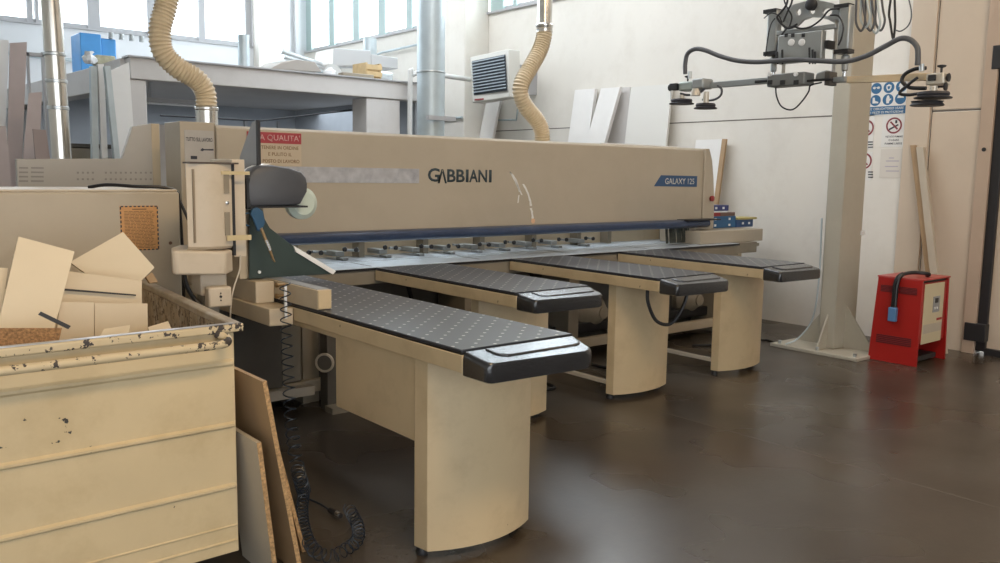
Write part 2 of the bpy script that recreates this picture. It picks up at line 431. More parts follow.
t = MB(); t.tube(crom([(7.7, 10.1, 2.9), (7.0, 9.95, 2.9), (6.75, 9.94, 2.9), (6.6, 9.94, 2.86), (6.56, 9.94, 2.7), (6.56, 9.94, 0.05)], 4), .035, 10)
struct(t.build('trim_23', mat('white_pipe', (.72, .72, .70), .4)))

lp = empty('tube_lamp', (3.9, 11.0, 2.4), 'long grey tube lamp fitting under the white mezzanine ceiling', 'lamp')
MB().box(3.35, 4.15, 10.95, 11.03, 2.36, 2.41).build('housing', m_frame, lp)
MB().box(3.45, 3.47, 10.98, 11.0, 2.41, 2.6).box(4.03, 4.05, 10.98, 11.0, 2.41, 2.6).build('hanger', m_frame, lp)
MB().cyl((3.38, 10.99, 2.345), (4.12, 10.99, 2.345), .014, n=10).build('tube', m_whitep, lp)

# ------------------------------------------------------------------ things on the mezzanine
def P10(x, y, Y=11.0): return at(x, y, Y=Y)
bm_ = empty('compressor', (3.3, 13.0, 2.75), 'bright blue boxy machine standing on the mezzanine behind the steel pipe', 'machine')
a = at(80, 62, Y=13.3); b_ = at(116, 38, Y=13.3)
MB().box(a.x, a.x + .28, 13.25, 13.75, 2.75, b_.z + .02).build('body', m_bluebox, bm_, .01)
MB().box(a.x + .28, b_.x, 13.3, 13.8, 2.95, b_.z - .02).build('motor_block', m_bluebox, bm_, .02)
for i in range(5): MB().cyl((a.x + .42 + .14 * i, 13.28, b_.z - .02), (a.x + .42 + .14 * i, 13.28, b_.z + .06), .035, n=10).build('fitting', m_gcol, bm_)
box('foot', m_blackm, bm_, a.x + .05, b_.x - .1, 13.3, 13.8, 2.75, 2.95)

def loose(name, label, cat, m, fn, group=None, bevel=0):
    k = MB(); fn(k); o = k.build(name, m, None, bevel); tag(o, label, cat, group); return o
def org(o):
    """move a top-level mesh's origin to its base"""
    vs = [v.co.copy() for v in o.data.vertices]
    c = Vector((sum(v.x for v in vs) / len(vs), sum(v.y for v in vs) / len(vs), min(v.z for v in vs)))
    for v in o.data.vertices: v.co -= c
    o.location = c; return o
Z0 = 2.757
YM = 10.6
a = P10(239.5, 66, YM); b_ = P10(250, 36, YM)
o = MB(); o.cyl((a.x + .06, YM, Z0 - .05), (a.x + .06, YM, b_.z), .07); 
org(tag(o.build('duct_pipe', m_galv2), 'short upright galvanised pipe at the left end of the mezzanine clutter', 'pipe'))
o = MB(); pa = P10(281, 51, 11.1); pb = P10(326, 66.5, 11.1)
o.cyl(pa, pb, .035); o.cyl(pa + Vector((.03, 0, -.07)), pb + Vector((.05, 0, -.05)), .035)
org(tag(o.build('flue_pipe', m_galv), 'pair of long thin shiny flue pipes lying slanted on the mezzanine', 'pipe'))
def hood(k):
    y = 10.5
    pts = [at(270, 69, Y=y), at(282, 62, Y=y), at(297, 59.5, Y=y), at(315, 62, Y=y), at(322, 72, Y=y)]
    k.slab(pts, (0, .5, .02))
o = org(loose('duct_hood', 'flat brown-grey sheet metal hood lying on the mezzanine edge', 'duct hood', mat('brownish_sheet_metal', (.34, .31, .28), .5, .3), hood, bevel=.01))
a = at(337, 66, Y=10.5)
o = MB().cyl((a.x - .1, 10.45, Z0 + .09), (a.x + .12, 10.8, Z0 + .09), .12); org(tag(o.build('duct_elbow', m_galv), 'short bright galvanised duct ring beside the sheet metal hood', 'duct'))
a = at(275, 64, Y=10.9)
o = MB().cyl((a.x - .1, 11.25, Z0 + .088), (a.x, 11.5, Z0 + .088), .09); org(tag(o.build('duct_ring', m_frame), 'small dark round duct end at the far left behind the sheet metal hood', 'duct'))
m_casing = mat('casing_grey_white', (.46, .47, .48), .5)
ac = empty('duct_casing', (6.2, 10.9, 3.0), 'long white boxy duct casing lying across the mezzanine clutter', 'duct casing')
a = at(331, 66, Y=10.9); b_ = at(371, 48, Y=10.9)
MB().slab([at(331, 66, Y=10.9), at(334, 48, Y=10.9), at(371, 50.5, Y=10.9), at(371, 66, Y=10.9)], (0, .4, 0)).build('casing', m_casing, ac, .01)
MB().slab([at(371, 54, Y=10.9), at(398, 58, Y=10.9), at(398, 69, Y=10.9), at(371, 66, Y=10.9)], (0, .35, 0)).build('casing_end', m_casing, ac, .01)
MB().slab([at(329, 64, Y=10.88), at(331, 49, Y=10.88), at(333.5, 48.5, Y=10.88), at(332.5, 66, Y=10.88)], (0, .44, 0)).build('flange', m_white, ac)
a = at(370, 60, Y=11.55); b_ = at(370, 38.5, Y=11.55)
o = MB().cyl((a.x, 11.55, Z0), (a.x, 11.55, b_.z), .1); org(tag(o.build('duct_pipe', m_galv2), 'short upright galvanised pipe behind the wooden crate on the mezzanine', 'pipe'))
a = at(365.5, 75, Y=10.45); b_ = at(381, 64, Y=10.45)
cr = empty('crate', (a.x, 10.45, Z0), 'small yellowish wooden crate on the mezzanine below the casing', 'crate')
k = MB(); hh = b_.z - Z0; W = b_.x - a.x
for i in range(3): k.box(a.x, b_.x, 10.42, 10.44, Z0 + .005 + hh * i / 3, Z0 + hh * (i + .75) / 3)
k.build('slats', m_wood, cr)
k = MB().box(a.x, a.x + .03, 10.44, 10.8, Z0, Z0 + hh).box(b_.x - .03, b_.x, 10.44, 10.8, Z0, Z0 + hh).box(a.x + .03, b_.x - .03, 10.78, 10.8, Z0, Z0 + hh); k.build('sides', m_wood, cr)
a = at(391, 54, Y=11.1)
o = MB(); o.lathe([(.02, -.02), (.15, 0), (.16, .3), (.12, .32)], (a.x + .02, 11.7, Z0 + .20), (.9, -.4, -.12)); org(tag(o.build('duct_bend', m_galv), 'shiny round duct bend at the right end of the mezzanine clutter', 'duct'))
a = at(353, 72, Y=10.4)
org(tag(MB().box(a.x - .25, a.x + .22, 10.22, 10.36, Z0, Z0 + .09).build('metal_box', m_mid, None, .01), 'low grey metal box in front of the white duct casing', 'box'))
a = at(330, 70, Y=10.35)
o = MB(); o.lathe([(.06, 0), (.075, .03), (.075, .1), (.03, .13), (.03, .15)], (a.x, 10.35, Z0)); org(tag(o.build('paint_tin', m_whitep), 'small white pot at the left end of the white duct casing', 'pot'))
a = at(105.5, 65, Z=2.757)
k = MB().box(a.x - .10, a.x + .12, a.y, a.y + .2, 2.757, 2.87); org(tag(k.build('stone_block', mat('yellow_grey_stone', (.42, .41, .30), .9, var=.2, vscale=20), None, .015), 'rough yellowish grey block on the near corner of the mezzanine', 'block'))
a = at(94, 64, Z=2.757); a.x -= .05
k = MB(); random.seed(5); nn = 12
k.rings([[Vector((a.x + r_ * random.uniform(.6, 1.3) * math.cos(2 * PI * i / nn), a.y + r_ * random.uniform(.6, 1.3) * math.sin(2 * PI * i / nn), 2.757 + z_ * random.uniform(.9, 1.1))) for i in range(nn)] for r_, z_ in ((.05, 0), (.08, .03), (.07, .07), (.04, .10), (.05, .13))]); org(tag(k.build('plastic_bag', m_whitep, angle=5), 'crumpled white plastic bag beside the block on the mezzanine corner', 'bag'))

# leaning boards and posts on the left under the mezzanine
def lean(name, label, pts, Y, m, th=.03, Yt=None, group=None, cat='board'):
    """board whose foot stands at depth Y and whose top leans back to depth Yt"""
    Yt = Y if Yt is None else Yt
    n = len(pts) // 2
    k = MB()
    w_ = [at(x, y, Y=(Y if i in (0, len(pts) - 1) else Yt)) for i, (x, y) in enumerate(pts)]
    k.slab(w_, (0, th, 0))
    return org(tag(k.build(name, m), label, cat, group))
def down(x, y, Y):
    q = at(x, y, Y=Y); return q
def lean2(name, label, xt0, yt0, xt1, yt1, Yt, m, dx0=0.0, dx1=0.0, th=.03, Yb=None, cat='board', group=None):
    """tall board: top edge measured, foot on the floor shifted sideways by dx0/dx1"""
    a = at(xt0, yt0, Y=Yt); b_ = at(xt1, yt1, Y=Yt); Yb = Yt - .3 if Yb is None else Yb
    k = MB(); k.slab([(a.x + dx0, Yb, 0), (b_.x + dx1, Yb, 0), b_, a], (0, th, 0))
    return org(tag(k.build(name, m), label, cat, group))
lean2('tall_board', 'tall pinkish grey board leaning at the far left behind the cabinet', 10, 43, 27, 42, 10.6, m_pink, -.25, -.3)
lean2('tall_board', 'pale whitish board leaning at the very left edge of the photo', -12, 40, 9, 40, 10.9, m_white, -.3, -.3)
lean2('short_board', 'short pinkish board standing at the left edge below the tall ones', -8, 126, 6, 126, 9.5, m_pink, 0, 0)
lean2('narrow_panel', 'narrow grey panel leaning between the tall pink board and the round steel pipe', 29, 93, 42, 92, 9.6, m_pink, -.35, -.25)
lean2('narrow_panel', 'low dark reddish panel standing just left of the round steel pipe', 33, 129, 46, 130, 9.0, mat('dull_red_board', (.34, .27, .25), .7), 0, .1)
lean2('steel_post', 'light bluish steel post leaning left of the white board near the pipe', 91, 66, 97.5, 66, 9.9, m_galv2, -.08, -.08, .08, 9.85, 'post')
lean2('steel_post', 'narrow white steel post standing in the middle of the three by the wide white board', 98, 64, 104, 64, 9.88, m_white, -.02, -.02, .06, 9.8, 'post')
lean2('steel_post', 'grey steel post leaning right against the wide white board', 105, 66, 110.5, 66, 9.76, m_galv2, .14, .14, .08, 9.68, 'post')
lean2('white_board', 'wide white board standing beside the grey post under the mezzanine corner', 110, 71, 129, 62, 9.95, m_white, .07, .07, .04, 9.9, 'board')
fr_ = empty('steel_rack', (2.6, 11, 0), 'grey steel rack frame behind the round pipe at the left', 'rack')
for (x0, x1) in ((27, 29), (42, 44)):
    a = at(x0, 52, Y=10.9); b_ = at(x1, 52, Y=10.9)
    box('upright', m_frame, fr_, a.x, b_.x, 10.9, 10.98, 0, a.z)
a = at(27, 52, Y=10.9); b_ = at(62, 49, Y=10.9)
box('rail', m_frame, fr_, a.x, b_.x, 10.9, 10.96, a.z - .04, a.z)
cu = at(70, 135, Y=10.7)
sh = empty('shelf_unit', (cu.x, 10.7, 0), 'low dark shelf cabinet seen behind the posts below the mezzanine', 'shelf')
a = at(66, 134, Y=10.7); b_ = at(124, 134, Y=10.7)
k = MB().box(a.x, b_.x, 10.7, 11.1, 1.78, 1.82).box(a.x, a.x + .03, 10.7, 11.1, 0, 1.78).box(b_.x - .03, b_.x, 10.7, 11.1, 0, 1.78).box(a.x, b_.x, 11.08, 11.1, 0, 1.78).box(a.x, b_.x, 10.7, 11.08, 1.35, 1.38)
k.build('carcass', m_dark, sh)
box('door', m_mid, sh, a.x + .03, a.x + .3, 10.69, 10.71, .1, 1.77)
box('door', m_frame, sh, b_.x - .32, b_.x - .03, 10.69, 10.71, .1, 1.77)

# ------------------------------------------------------------------ round extraction ducts
du = empty('extraction_duct', (1.37, 6.3, 0), 'tall shiny round steel duct standing at the left behind the cabinet', 'duct')
MB().cyl((1.40, 6.2, .3), (1.294, 6.2, 5.9), .061, n=32).build('pipe', m_duct, du)
for z in (2.27, 2.10, 1.93):
    MB().lathe([(.061, -.012), (.066, -.008), (.066, .008), (.061, .012)], (1.4057 - .0189 * z, 6.2, z), n=32).build('clamp_ring', m_galv, du)
box('stand', m_blackm, du, 1.32, 1.48, 6.12, 6.3, 0, .3)
bd = empty('vertical_duct', (5.95, 8.7, 0), 'wide pale galvanised duct running floor to roof in front of the pilaster', 'duct')
MB().cyl((6.04, 8.7, 0), (6.04, 8.7, 6.1), .168, n=36).build('pipe', m_galv2, bd)
k = MB(); k.lathe([(.168, -.012), (.178, -.006), (.178, .006), (.168, .012)], (6.04, 8.7, 2.75), n=36); k.build('joint_ring', m_galv, bd)
a = at(427, 117, Y=8.5); b_ = at(454, 118, Y=8.5)
box('bracket', m_frame, bd, a.x, b_.x, 8.46, 8.52, a.z - .03, a.z + .02)
def hose(name, label, pts, Y, r, collar):
    root = empty(name, (at(*pts[-1], Y=Y).x, Y, 0), label, 'hose')
    w_ = [at(x, y, Y=Y + (0 if len(p) == 2 else 0)) for p in pts for x, y in (p[:2],)]
    path = crom(w_, 40)
    # resample evenly: crest / valley of the corrugation
    L_ = [0]
    for i in range(1, len(path)): L_.append(L_[-1] + (path[i] - path[i - 1]).length)
    step = .0085; n = int(L_[-1] / step); out = []; j = 0
    for i in range(n + 1):
        s_ = i * step
        while j < len(L_) - 2 and L_[j + 1] < s_: j += 1
        f = (s_ - L_[j]) / max(1e-6, L_[j + 1] - L_[j]); out.append(path[j].lerp(path[j + 1], min(1, f)))
    rr = [r if i % 3 == 0 else r * .88 if i % 3 == 1 else r * .90 for i in range(len(out))]
    MB().tube(out, rr, 28).build('corrugated_hose', m_hose, root, angle=60)
    return root, path
h1, _ = hose('extraction_hose', 'ribbed beige flexible hose dropping onto the left end of the saw', [(178, -60), (172, -25), (166, 5), (160, 30), (163, 52), (178, 68), (196, 79), (205, 92), (206.5, 108)], 6.2, .078, 1)
a = at(206.5, 107, Y=6.2)
MB().lathe([(.078, 0), (.084, -.005), (.084, -.02), (.078, -.028), (.078, -.158)], a, n=32).build('steel_collar', m_duct, h1)
h2, _ = hose('extraction_hose', 'ribbed beige flexible hose bending down in front of the wall heater', [(544.5, 26), (544, 36), (540, 50), (530, 68), (522, 82), (520.5, 94), (526, 107), (536, 119), (541.5, 130), (542.5, 142)], 6.2, .078, 1)
a = at(544.5, 27, Y=6.2)
MB().lathe([(.07, 3.0), (.07, .03), (.082, .02), (.082, 0), (.076, -.01), (.076, -.05)], a, n=32).build('steel_pipe', m_duct, h2)

# ------------------------------------------------------------------ heater on the wall
ht = empty('fan_heater', (7.7, 9.8, 2.6), 'square cream fan heater with dark louvres hung high on the wall', 'heater')
X1 = 7.6
q = [at(470, 57, X=X1), at(508.5, 49, X=X1 - .04), at(509.5, 97, X=X1 - .02), at(472.5, 103, X=X1)]
k = MB(); k.slab(q, (.20, .0, 0)); k.build('casing', mat('heater_cream', (.66, .65, .60), .45), ht, .01)
dn = (q[3] - q[0]); rt = (q[1] - q[0])
g = lambda u, v, d=0: q[0] + rt * u + dn * v + Vector((-d, 0, 0))
MB().slab([g(.06, .1, .002), g(.92, .1, .002), g(.92, .84, .002), g(.06, .84, .002)], (-.006, 0, 0)).build('grille_opening', mat('heater_dark', (.06, .075, .09), .6), ht)
k = MB()
for i in range(11):
    v = .12 + .065 * i
    k.slab([g(.07, v, .008), g(.91, v, .008), g(.91, v + .03, .03), g(.07, v + .03, .03)], (-.004, 0, .004))
k.build('louvres', mat('louvre_grey', (.30, .35, .39), .5), ht)
a = g(.08, .93, .003)
MB().box(a.x - .010, a.x - .002, a.y - .20, a.y, a.z - .018, a.z + .004).build('red_badge', m_redp, ht)
k = MB(); k.box(X1 + .16, XW - .0, 9.2, 9.28, 2.75, 3.05); k.box(X1 + .16, XW, 9.2, 9.23, 2.66, 2.75); k.build('bracket', m_frame, ht)

# ------------------------------------------------------------------ boards along the right wall
def lean_r(name, label, pt, m, th=.03, foot=.35, edge=None, cat='board', top=.09, group=None, dyb=(0, 0)):
    """board leaning on the right wall: (top far, top near) measured just in front of the wall"""
    a = at(*pt[0], X=XW - top); b_ = at(*pt[1], X=XW - top)
    k = MB(); xf = XW - foot
    k.slab([(xf, a.y + dyb[0], 0), (xf, b_.y + dyb[1], 0), b_, a], (.0 + .0, 0, 0) if False else (th, 0, 0))
    return org(tag(k.build(name, m), label, cat, group))
lean_r('white_board', 'bright white board leaning on the wall, leftmost of the three behind the saw', [(575, 90), (595, 88.5)], m_white, .05, .5, dyb=(0, -.02))
lean_r('white_board', 'white board tilted to the right, middle of the three behind the saw', [(601, 88.5), (620, 87)], m_white, .05, .62, dyb=(.45, .45), top=.14)
lean_r('white_board', 'widest white board leaning on the wall, right of the tilted one', [(631, 87), (672, 84)], mat('off_white_board', (.74, .73, .69), .5), .03, .35, dyb=(.05, 0))
lean_r('grey_board', 'greyish board standing behind the tilted white board', [(611, 88), (630, 87)], m_mezz, .015, .12, top=.03)
lean_r('white_board', 'white board standing beyond the right end of the saw', [(696, 140), (722, 139)], m_white, .03, .35)
lean_r('board_strip', 'narrow brown-edged strip leaning beyond the saw beside a white board', [(722, 139), (726, 139)], m_boardface, .03, .38, dyb=(-.01, -.01))
lean_r('white_board', 'white board leaning on the wall beneath the fan heater', [(486.5, 100), (500, 100)], m_white, .04, .45, dyb=(.35, .35))
# timber battens by the door
o = MB(); 
a = at(925, 147, X=8.1); b_ = at(951, 351, X=8.0)
k = MB().slab([(7.95, 3.30, 0), (7.95, 3.365, 0), (8.12, 3.79, a.z), (8.12, 3.725, a.z)], (.04, 0, 0)); org(tag(k.build('wooden_batten', m_melgrey), 'long beige batten leaning against the wall by the black door edge', 'batten'))
k = MB().slab([(7.99, 3.37, 0), (7.99, 3.42, 0), (8.15, 3.86, a.z + .02), (8.15, 3.81, a.z + .02)], (.02, 0, 0)); org(tag(k.build('wooden_batten', m_boardface), 'dark brown batten leaning behind the beige one by the door', 'batten'))

# ------------------------------------------------------------------ door at the right
d = struct(box('door_1', m_wall2, None, XW + .02, XW + .1, 1.9, 3.07, .04, 3.0))
box('door_edge', m_blackm, d, XW - .02, XW + .06, 3.07, 3.15, .03, 3.1, .004)
box('door_latch', m_blackm, d, XW - .07, XW + .02, 3.06, 3.24, .12, .28, .006)
box('door_hinge', m_blackm, d, XW - .06, XW + .02, 3.02, 3.20, 2.52, 2.72, .006)
box('bottom_seal', m_blackm, d, XW - .03, XW + .02, 1.9, 3.07, .0, .06)
q = at(984, 149.5, X=XW - .05)
MB().cyl((XW - .055, q.y, q.z), (XW - .04, q.y, q.z), .018, n=14).build('bolt_head', m_blackm, d)

# ------------------------------------------------------------------ crane column
co = empty('crane_column', (7.3, 4.0, 0), 'thick beige steel column on a base plate beside the red charger', 'column')
MB().box(7.13, 7.5, 3.93, 4.09, .03, 4.6).build('post', m_col, co, .012)
MB().box(6.93, 7.75, 3.60, 4.45, 0, .03).build('base_plate', m_col, co, .004)
for (pts) in ([(7.13, 4.0, .03), (6.97, 4.0, .03), (7.13, 4.0, .34)], [(7.5, 4.0, .03), (7.7, 4.0, .03), (7.5, 4.0, .5)]):
    MB().slab(pts, (0, .014, 0)).build('gusset', m_col, co)
MB().slab([(7.3, 3.93, .03), (7.3, 3.64, .03), (7.3, 3.93, .42)], (.014, 0, 0)).build('gusset', m_col, co)
MB().slab([(7.3, 4.09, .03), (7.3, 4.4, .03), (7.3, 4.09, .42)], (.014, 0, 0)).build('gusset', m_col, co)
for x, y in ((6.98, 3.65), (6.98, 4.0), (6.98, 4.38), (7.5, 3.64), (7.68, 3.66)):
    MB().cyl((x, y, .03), (x, y, .06), .016, n=8).build('anchor_bolt', m_galv, co)
MB().box(7.2, 7.44, 3.0, 3.95, 4.3, 4.5).box(4.9, 7.3, 3.05, 3.25, 4.35, 4.5).build('crane_arm', m_col, co)
tube('cable', m_galv2, co, [(6.95, 4.3, .04), (7.02, 4.22, .1), (7.08, 4.12, .3), (7.11, 4.1, .7), (7.11, 4.11, 1.2)], .008)
q = at(861, 233, Y=3.92)
MB().box(7.47, 7.52, 3.915, 3.93, q.z - .02, q.z + .02).build('small_box', m_whitep, co)

# ------------------------------------------------------------------ vacuum lifter, in the plane X = 5.03
XL = 5.03
vl = empty('vacuum_lifter', (XL, 3.1, 2.1), 'vacuum lifting device with two suction arms hanging before the wall', 'vacuum lifter')
L = lambda x, y, d=0.0: at(x, y, X=XL) + Vector((-d, 0, 0))
def lbox(name, m, x0, y0, x1, y1, d0, d1, bevel=.004, par=vl):
    a = at(x0, y1, X=XL); b_ = at(x1, y0, X=XL)
    return MB().box(XL - d1, XL - d0, b_.y, a.y, a.z, b_.z).build(name, m, par, bevel)
def ltube(name, m, pts, r, d=0.0, n=8, par=vl):
    return MB().tube(crom([L(x, y, d) for x, y in pts], 8), r, n).build(name, m, par)
# arms
k = MB(); a = L(700, 84); b_ = L(776, 84); 
k.box(XL - .02, XL + .02, L(776, 85).y, L(712, 85).y, L(740, 86).z, L(740, 80).z); k.build('suction_arm', m_gcol, vl, .003)
k = MB().slab([L(846, 83), L(932, 80), L(932, 72.5), L(846, 76.5)], (.04, 0, 0)); k.build('suction_arm', mat('cream_arm_paint', (.74, .60, .40), .4), vl, .003, label='cream painted suction arm')
lbox('arm_sleeve', m_blackm, 757, 79, 778, 83.5, -.03, .03)
lbox('arm_sleeve', m_blackm, 813, 79, 838, 83, .05, .09)
lbox('clamp_block', m_dark, 829, 72, 835, 86, -.03, .06)
lbox('arm_sleeve', m_gcol, 835, 76.5, 847, 83, -.03, .03)
# valve block
vb = lbox('valve_block', mat('valve_block_grey', (.20, .21, .21), .45, .3), 777, 73, 815, 88.5, .0, .12, .008)
for x in (781, 807): q = L(x, 76, .12); MB().cyl(q, q + Vector((-.015, 0, 0)), .013, n=12).build('gauge', m_whitep, vb)
for x in (781, 793.5, 807): q = L(x, 84, .12); MB().box(q.x - .012, q.x, q.y - .014, q.y + .014, q.z - .014, q.z + .014).build('valve_button', m_blackm, vb)
k = MB().slab([L(816, 80, .02), L(818, 73, .02), L(828, 70, .02), L(834, 76, .02), L(833, 82, .02)], (.08, 0, 0)); k.build('side_casting', m_gcol, vl, .01)
# control box
cb = lbox('control_box', m_gcol, 787, 32, 833, 66, .07, .12, .006)
for x in (797, 803.5, 814): q = L(x, 37.5, .12); MB().box(q.x - .004, q.x, q.y - .011, q.y + .011, q.z - .011, q.z + .011).build('switch', m_blackm, cb)
for x in (802, 812.5): q = L(x, 44.5, .12); MB().lathe([(.022, 0), (.022, .006), (.017, .009), (.005, .009)], q, (-1, 0, 0), 18).build('dial', m_whitep, cb)
for x, y in ((790, 57), (795, 55), (822, 53), (825, 55), (827.5, 57)):
    MB().tube([L(x - 1, 66, .13), L(x + .5, y - 3, .15)], [.006, .007], 8).build('lever', m_blackm, vl)
k = MB().box(XL - .1, XL - .02, L(836.5, 50).y, L(833, 50).y, L(835, 50).z, L(835, 42).z); k.build('hinge', m_blackm, cb)
# twin cylinders
for (x0, y0, x1, y1) in ((768.5, 12, 780, 54), (839.5, 7, 852, 52)):
    q0, q1 = L(x1 - 1, y1), L(x0 + 1, y0)
    cy = MB().box(XL - .05, XL + .01, L(x1, y1).y, L(x0 + 1, y1).y, L(x0, y1).z, L(x0, y0).z).build('air_cylinder', m_gcol, vl, .012)
    xm = (x0 + x1) / 2
    for yy in (y0, y1): c = L(xm, yy); MB().box(XL - .055, XL + .015, c.y - .047, c.y + .047, c.z - .012, c.z + .012).build('end_cap', m_blackm, cy)
    c0, c1 = L(xm, y1 + 1), L(xm - 1, 80)
    MB().cyl(c0, (c1.x, c0.y, c1.z), .012, n=12).build('piston_rod', m_chrome, cy)
    MB().lathe([(.012, 0), (.026, .01), (.026, .04), (.014, .05)], (c0.x, c0.y, c0.z - .06), n=14).build('fitting', m_gcol, cy)
    MB().lathe([(.012, 0), (.02, .01), (.02, .05), (.012, .06)], (c0.x, c0.y, c1.z + .05), n=14).build('fitting', m_gcol, cy)
# arched top plate with holes
def ringplate(outer, holes, name, m):
    k = MB(); bm = k.bm
    def loop(pts):
        vs = [bm.verts.new(p) for p in pts]; return [bm.edges.new((vs[i], vs[(i + 1) % len(vs)])) for i in range(len(vs))]
    es = loop([L(*p) for p in outer])
    for h in holes: es += loop([L(*p) for p in h])
    r = bmesh.ops.triangle_fill(bm, edges=es, use_beauty=True)
    fs = [g for g in r['geom'] if isinstance(g, bmesh.types.BMFace)]
    r = bmesh.ops.extrude_face_region(bm, geom=fs)
    bmesh.ops.translate(bm, verts=[g for g in r['geom'] if isinstance(g, bmesh.types.BMVert)], vec=(.02, 0, 0))
    return k.build(name, m, vl)
outer = [(782, 10), (795, 4), (806, 1), (818, 0), (832, 3), (846, 9), (846, 16), (836, 24), (829, 20), (820, 17.5), (811, 17), (803, 20), (797, 26), (788, 30), (782, 22)]
def ell(cx_, cy_, rx, ry, n=12): return [(cx_ + rx * math.cos(2 * PI * i / n), cy_ + ry * math.sin(2 * PI * i / n)) for i in range(n)]
ringplate(outer, [ell(798.5, 12, 2.6, 3.6), ell(812, 10.5, 3, 3.8), ell(827, 12, 5, 4)], 'arch_plate', m_gcol)
MB().lathe([(.02, -.02), (.035, -.01), (.035, .03), (.02, .04)], L(812.5, 5, .0), (-1, 0, 0), 18).build('pivot_bolt', m_blackm, vl)
MB().box(XL - .03, XL + .05, L(815, 0).y, L(809, 0).y, L(812, 4).z, 4.34).build('mast', m_gcol, vl, .005)
lbox('cross_beam', m_gcol, 781, 29, 840, 32, .02, .05)
lbox('side_rail', m_gcol, 834.5, 20, 837, 75, -.01, .03)
lbox('side_rail', m_gcol, 784, 22, 787, 75, -.01, .03)
# hoses
ltube('main_hose', m_ghose, [(700.5, 76), (700.5, 66), (703, 56), (711, 51.5), (721, 53), (735, 58.5), (752, 63), (772, 64.5), (795, 63), (812, 62), (835, 63.5), (860, 64), (880, 59), (900, 49), (914, 42), (924, 43), (931, 50), (932, 60), (931.5, 68)], .015, .17, 12)
ltube('air_tube', m_ghose, [(704, 80), (709, 82), (709, 89), (702, 94), (692, 95.5), (685, 94)], .008, .05)
ltube('air_tube', m_ghose, [(722, 86), (726, 90), (725, 96), (719, 100), (711, 101), (707, 100)], .008, .05)
ltube('air_tube', m_blackm, [(931, 69), (920, 70), (910, 75), (907, 82), (914, 88), (924, 89), (931, 89)], .011, .06)
ltube('air_tube', m_blackm, [(925, 79), (918, 84), (907, 94), (915, 96), (924, 95), (932, 94)], .009, .09)
ltube('air_tube', m_blackm, [(780, 88), (781, 97), (785, 106), (792, 110), (799, 109), (807, 101), (813, 92), (815, 86), (826, 83)], .005, .05)
ltube('air_tube', m_blackm, [(783, 20), (779, 26), (776, 38), (774, 52), (773, 58)], .004, .09)
ltube('air_tube', m_blackm, [(846, 10), (836, 12), (828, 21), (818, 28), (808, 30), (799, 28), (792, 32), (785, 44), (783, 62)], .006, .08)
ltube('air_tube', m_blackm, [(838, 17), (846, 18), (851, 28), (849, 40), (846, 47)], .005, .09)
ltube('air_tube', m_blackm, [(788, -30), (789, -2), (792, 8), (797, 18), (794, 30)], .005, .06)
ltube('air_tube', m_blackm, [(797, -20), (796, 4), (790, 14), (786, 20), (796, 30), (806, 26)], .007, .1)
ltube('air_tube', m_blackm, [(803, -25), (801, 2), (797, 12), (792, 24)], .006, .1)
ltube('air_tube', m_blackm, [(772, 20), (779, 15), (787, 18), (791, 28)], .004, .09)
for i, (a_, b_) in enumerate(((853, 30), (856, 26), (859, 29), (863, 31), (866, 28))):
    ltube('air_tube', m_galv2 if i % 2 else m_ghose, [(a_, -30), (a_ - 1, 5), (a_ - 1, b_ - 8), (a_ + 4, b_), (a_ + 8, b_ - 10), (a_ + 6, 5), (a_ + 2, -30)], .007, -.05 - .02 * i)
ltube('air_tube', m_blackm, [(886, -25), (881, 8), (882, 20), (885, 37), (887, 20), (886.5, 0), (886, -25)], .007, -.1)
ltube('air_tube', m_ghose, [(896, -20), (903, 8), (901, 22), (893, 29), (887, 28)], .004, -.1)
# suction cups and end blocks
def cup(cx_, cy_, wpx, top, dbl=False, off=0.0):
    c = at(cx_, cy_, X=XL - off); sc = (c - CAM).length / 857 * .92; r = wpx / 2 * sc
    prof = [(r * .12, .012), (r * .30, .035), (r * .80, .03), (r * .86, .018), (r * .80, .008), (r, 0), (r * .97, -.006), (r * .3, -.004)]
    o = MB().lathe([(a_, b_ + .0) for a_, b_ in prof[::-1]], c, n=32).build('suction_cup', m_dcup, vl)
    if dbl: MB().lathe([(r * .3, 0), (r * .86, -.004), (r * .78, -.012), (r * .9, -.026), (r * .85, -.03), (r * .3, -.03)], c + Vector((.0, .03, -.015)), n=32).build('bellows', m_dcup, o)
    t_ = at(cx_, top, X=XL - off)
    MB().cyl((c.x, c.y, c.z + .03), (c.x, c.y, t_.z), .02, n=16).build('cup_stem', m_lgrey, o)
cup(681.5, 103.5, 26, 95, off=.05); cup(705.5, 108, 24, 92, off=.12); cup(933, 97.5, 34, 86, True, off=.05)
lbox('end_clamp', m_blackm, 677, 84, 684, 91, .02, .09)
lbox('end_housing', mat('lifter_pale_green_metal', (.40, .45, .42), .4, .3), 684, 81, 704, 92, -.02, .07, .012)
lbox('end_housing', m_gcol, 700, 79, 712, 90, -.02, .1, .012)
MB().lathe([(.035, 0), (.035, .02), (.02, .05)], L(706, 97, .12), n=20).build('swivel', m_lgrey, vl)
lbox('end_housing', m_lgrey, 930, 73, 949, 86, -.03, .06, .008)
lbox('end_clamp', m_blackm, 933.5, 75.5, 941.5, 82, .06, .075)
def knob(x, y, dirn, d=.03):
    c = L(x, y, d); MB().lathe([(.006, -.03), (.006, 0), (.022, .006), (.024, .014), (.01, .018)], c, dirn, 14).build('knob', m_blackm, vl)
knob(690.5, 78.5, (0, 0, 1)); knob(674, 88, (0, 1, 0)); knob(944, 68.5, (0, 0, 1)); knob(949, 78, (0, -1, 0)); knob(946, 87, (0, -1, 0))
MB().cyl(L(673.5, 89, .03), L(673.5, 101, .03), .003, n=6).build('rod', m_gcol, vl)
MB().cyl(L(931.5, 66, .12), L(931.5, 73, .12), .014, n=12).build('hose_fitting', m_galv, vl)
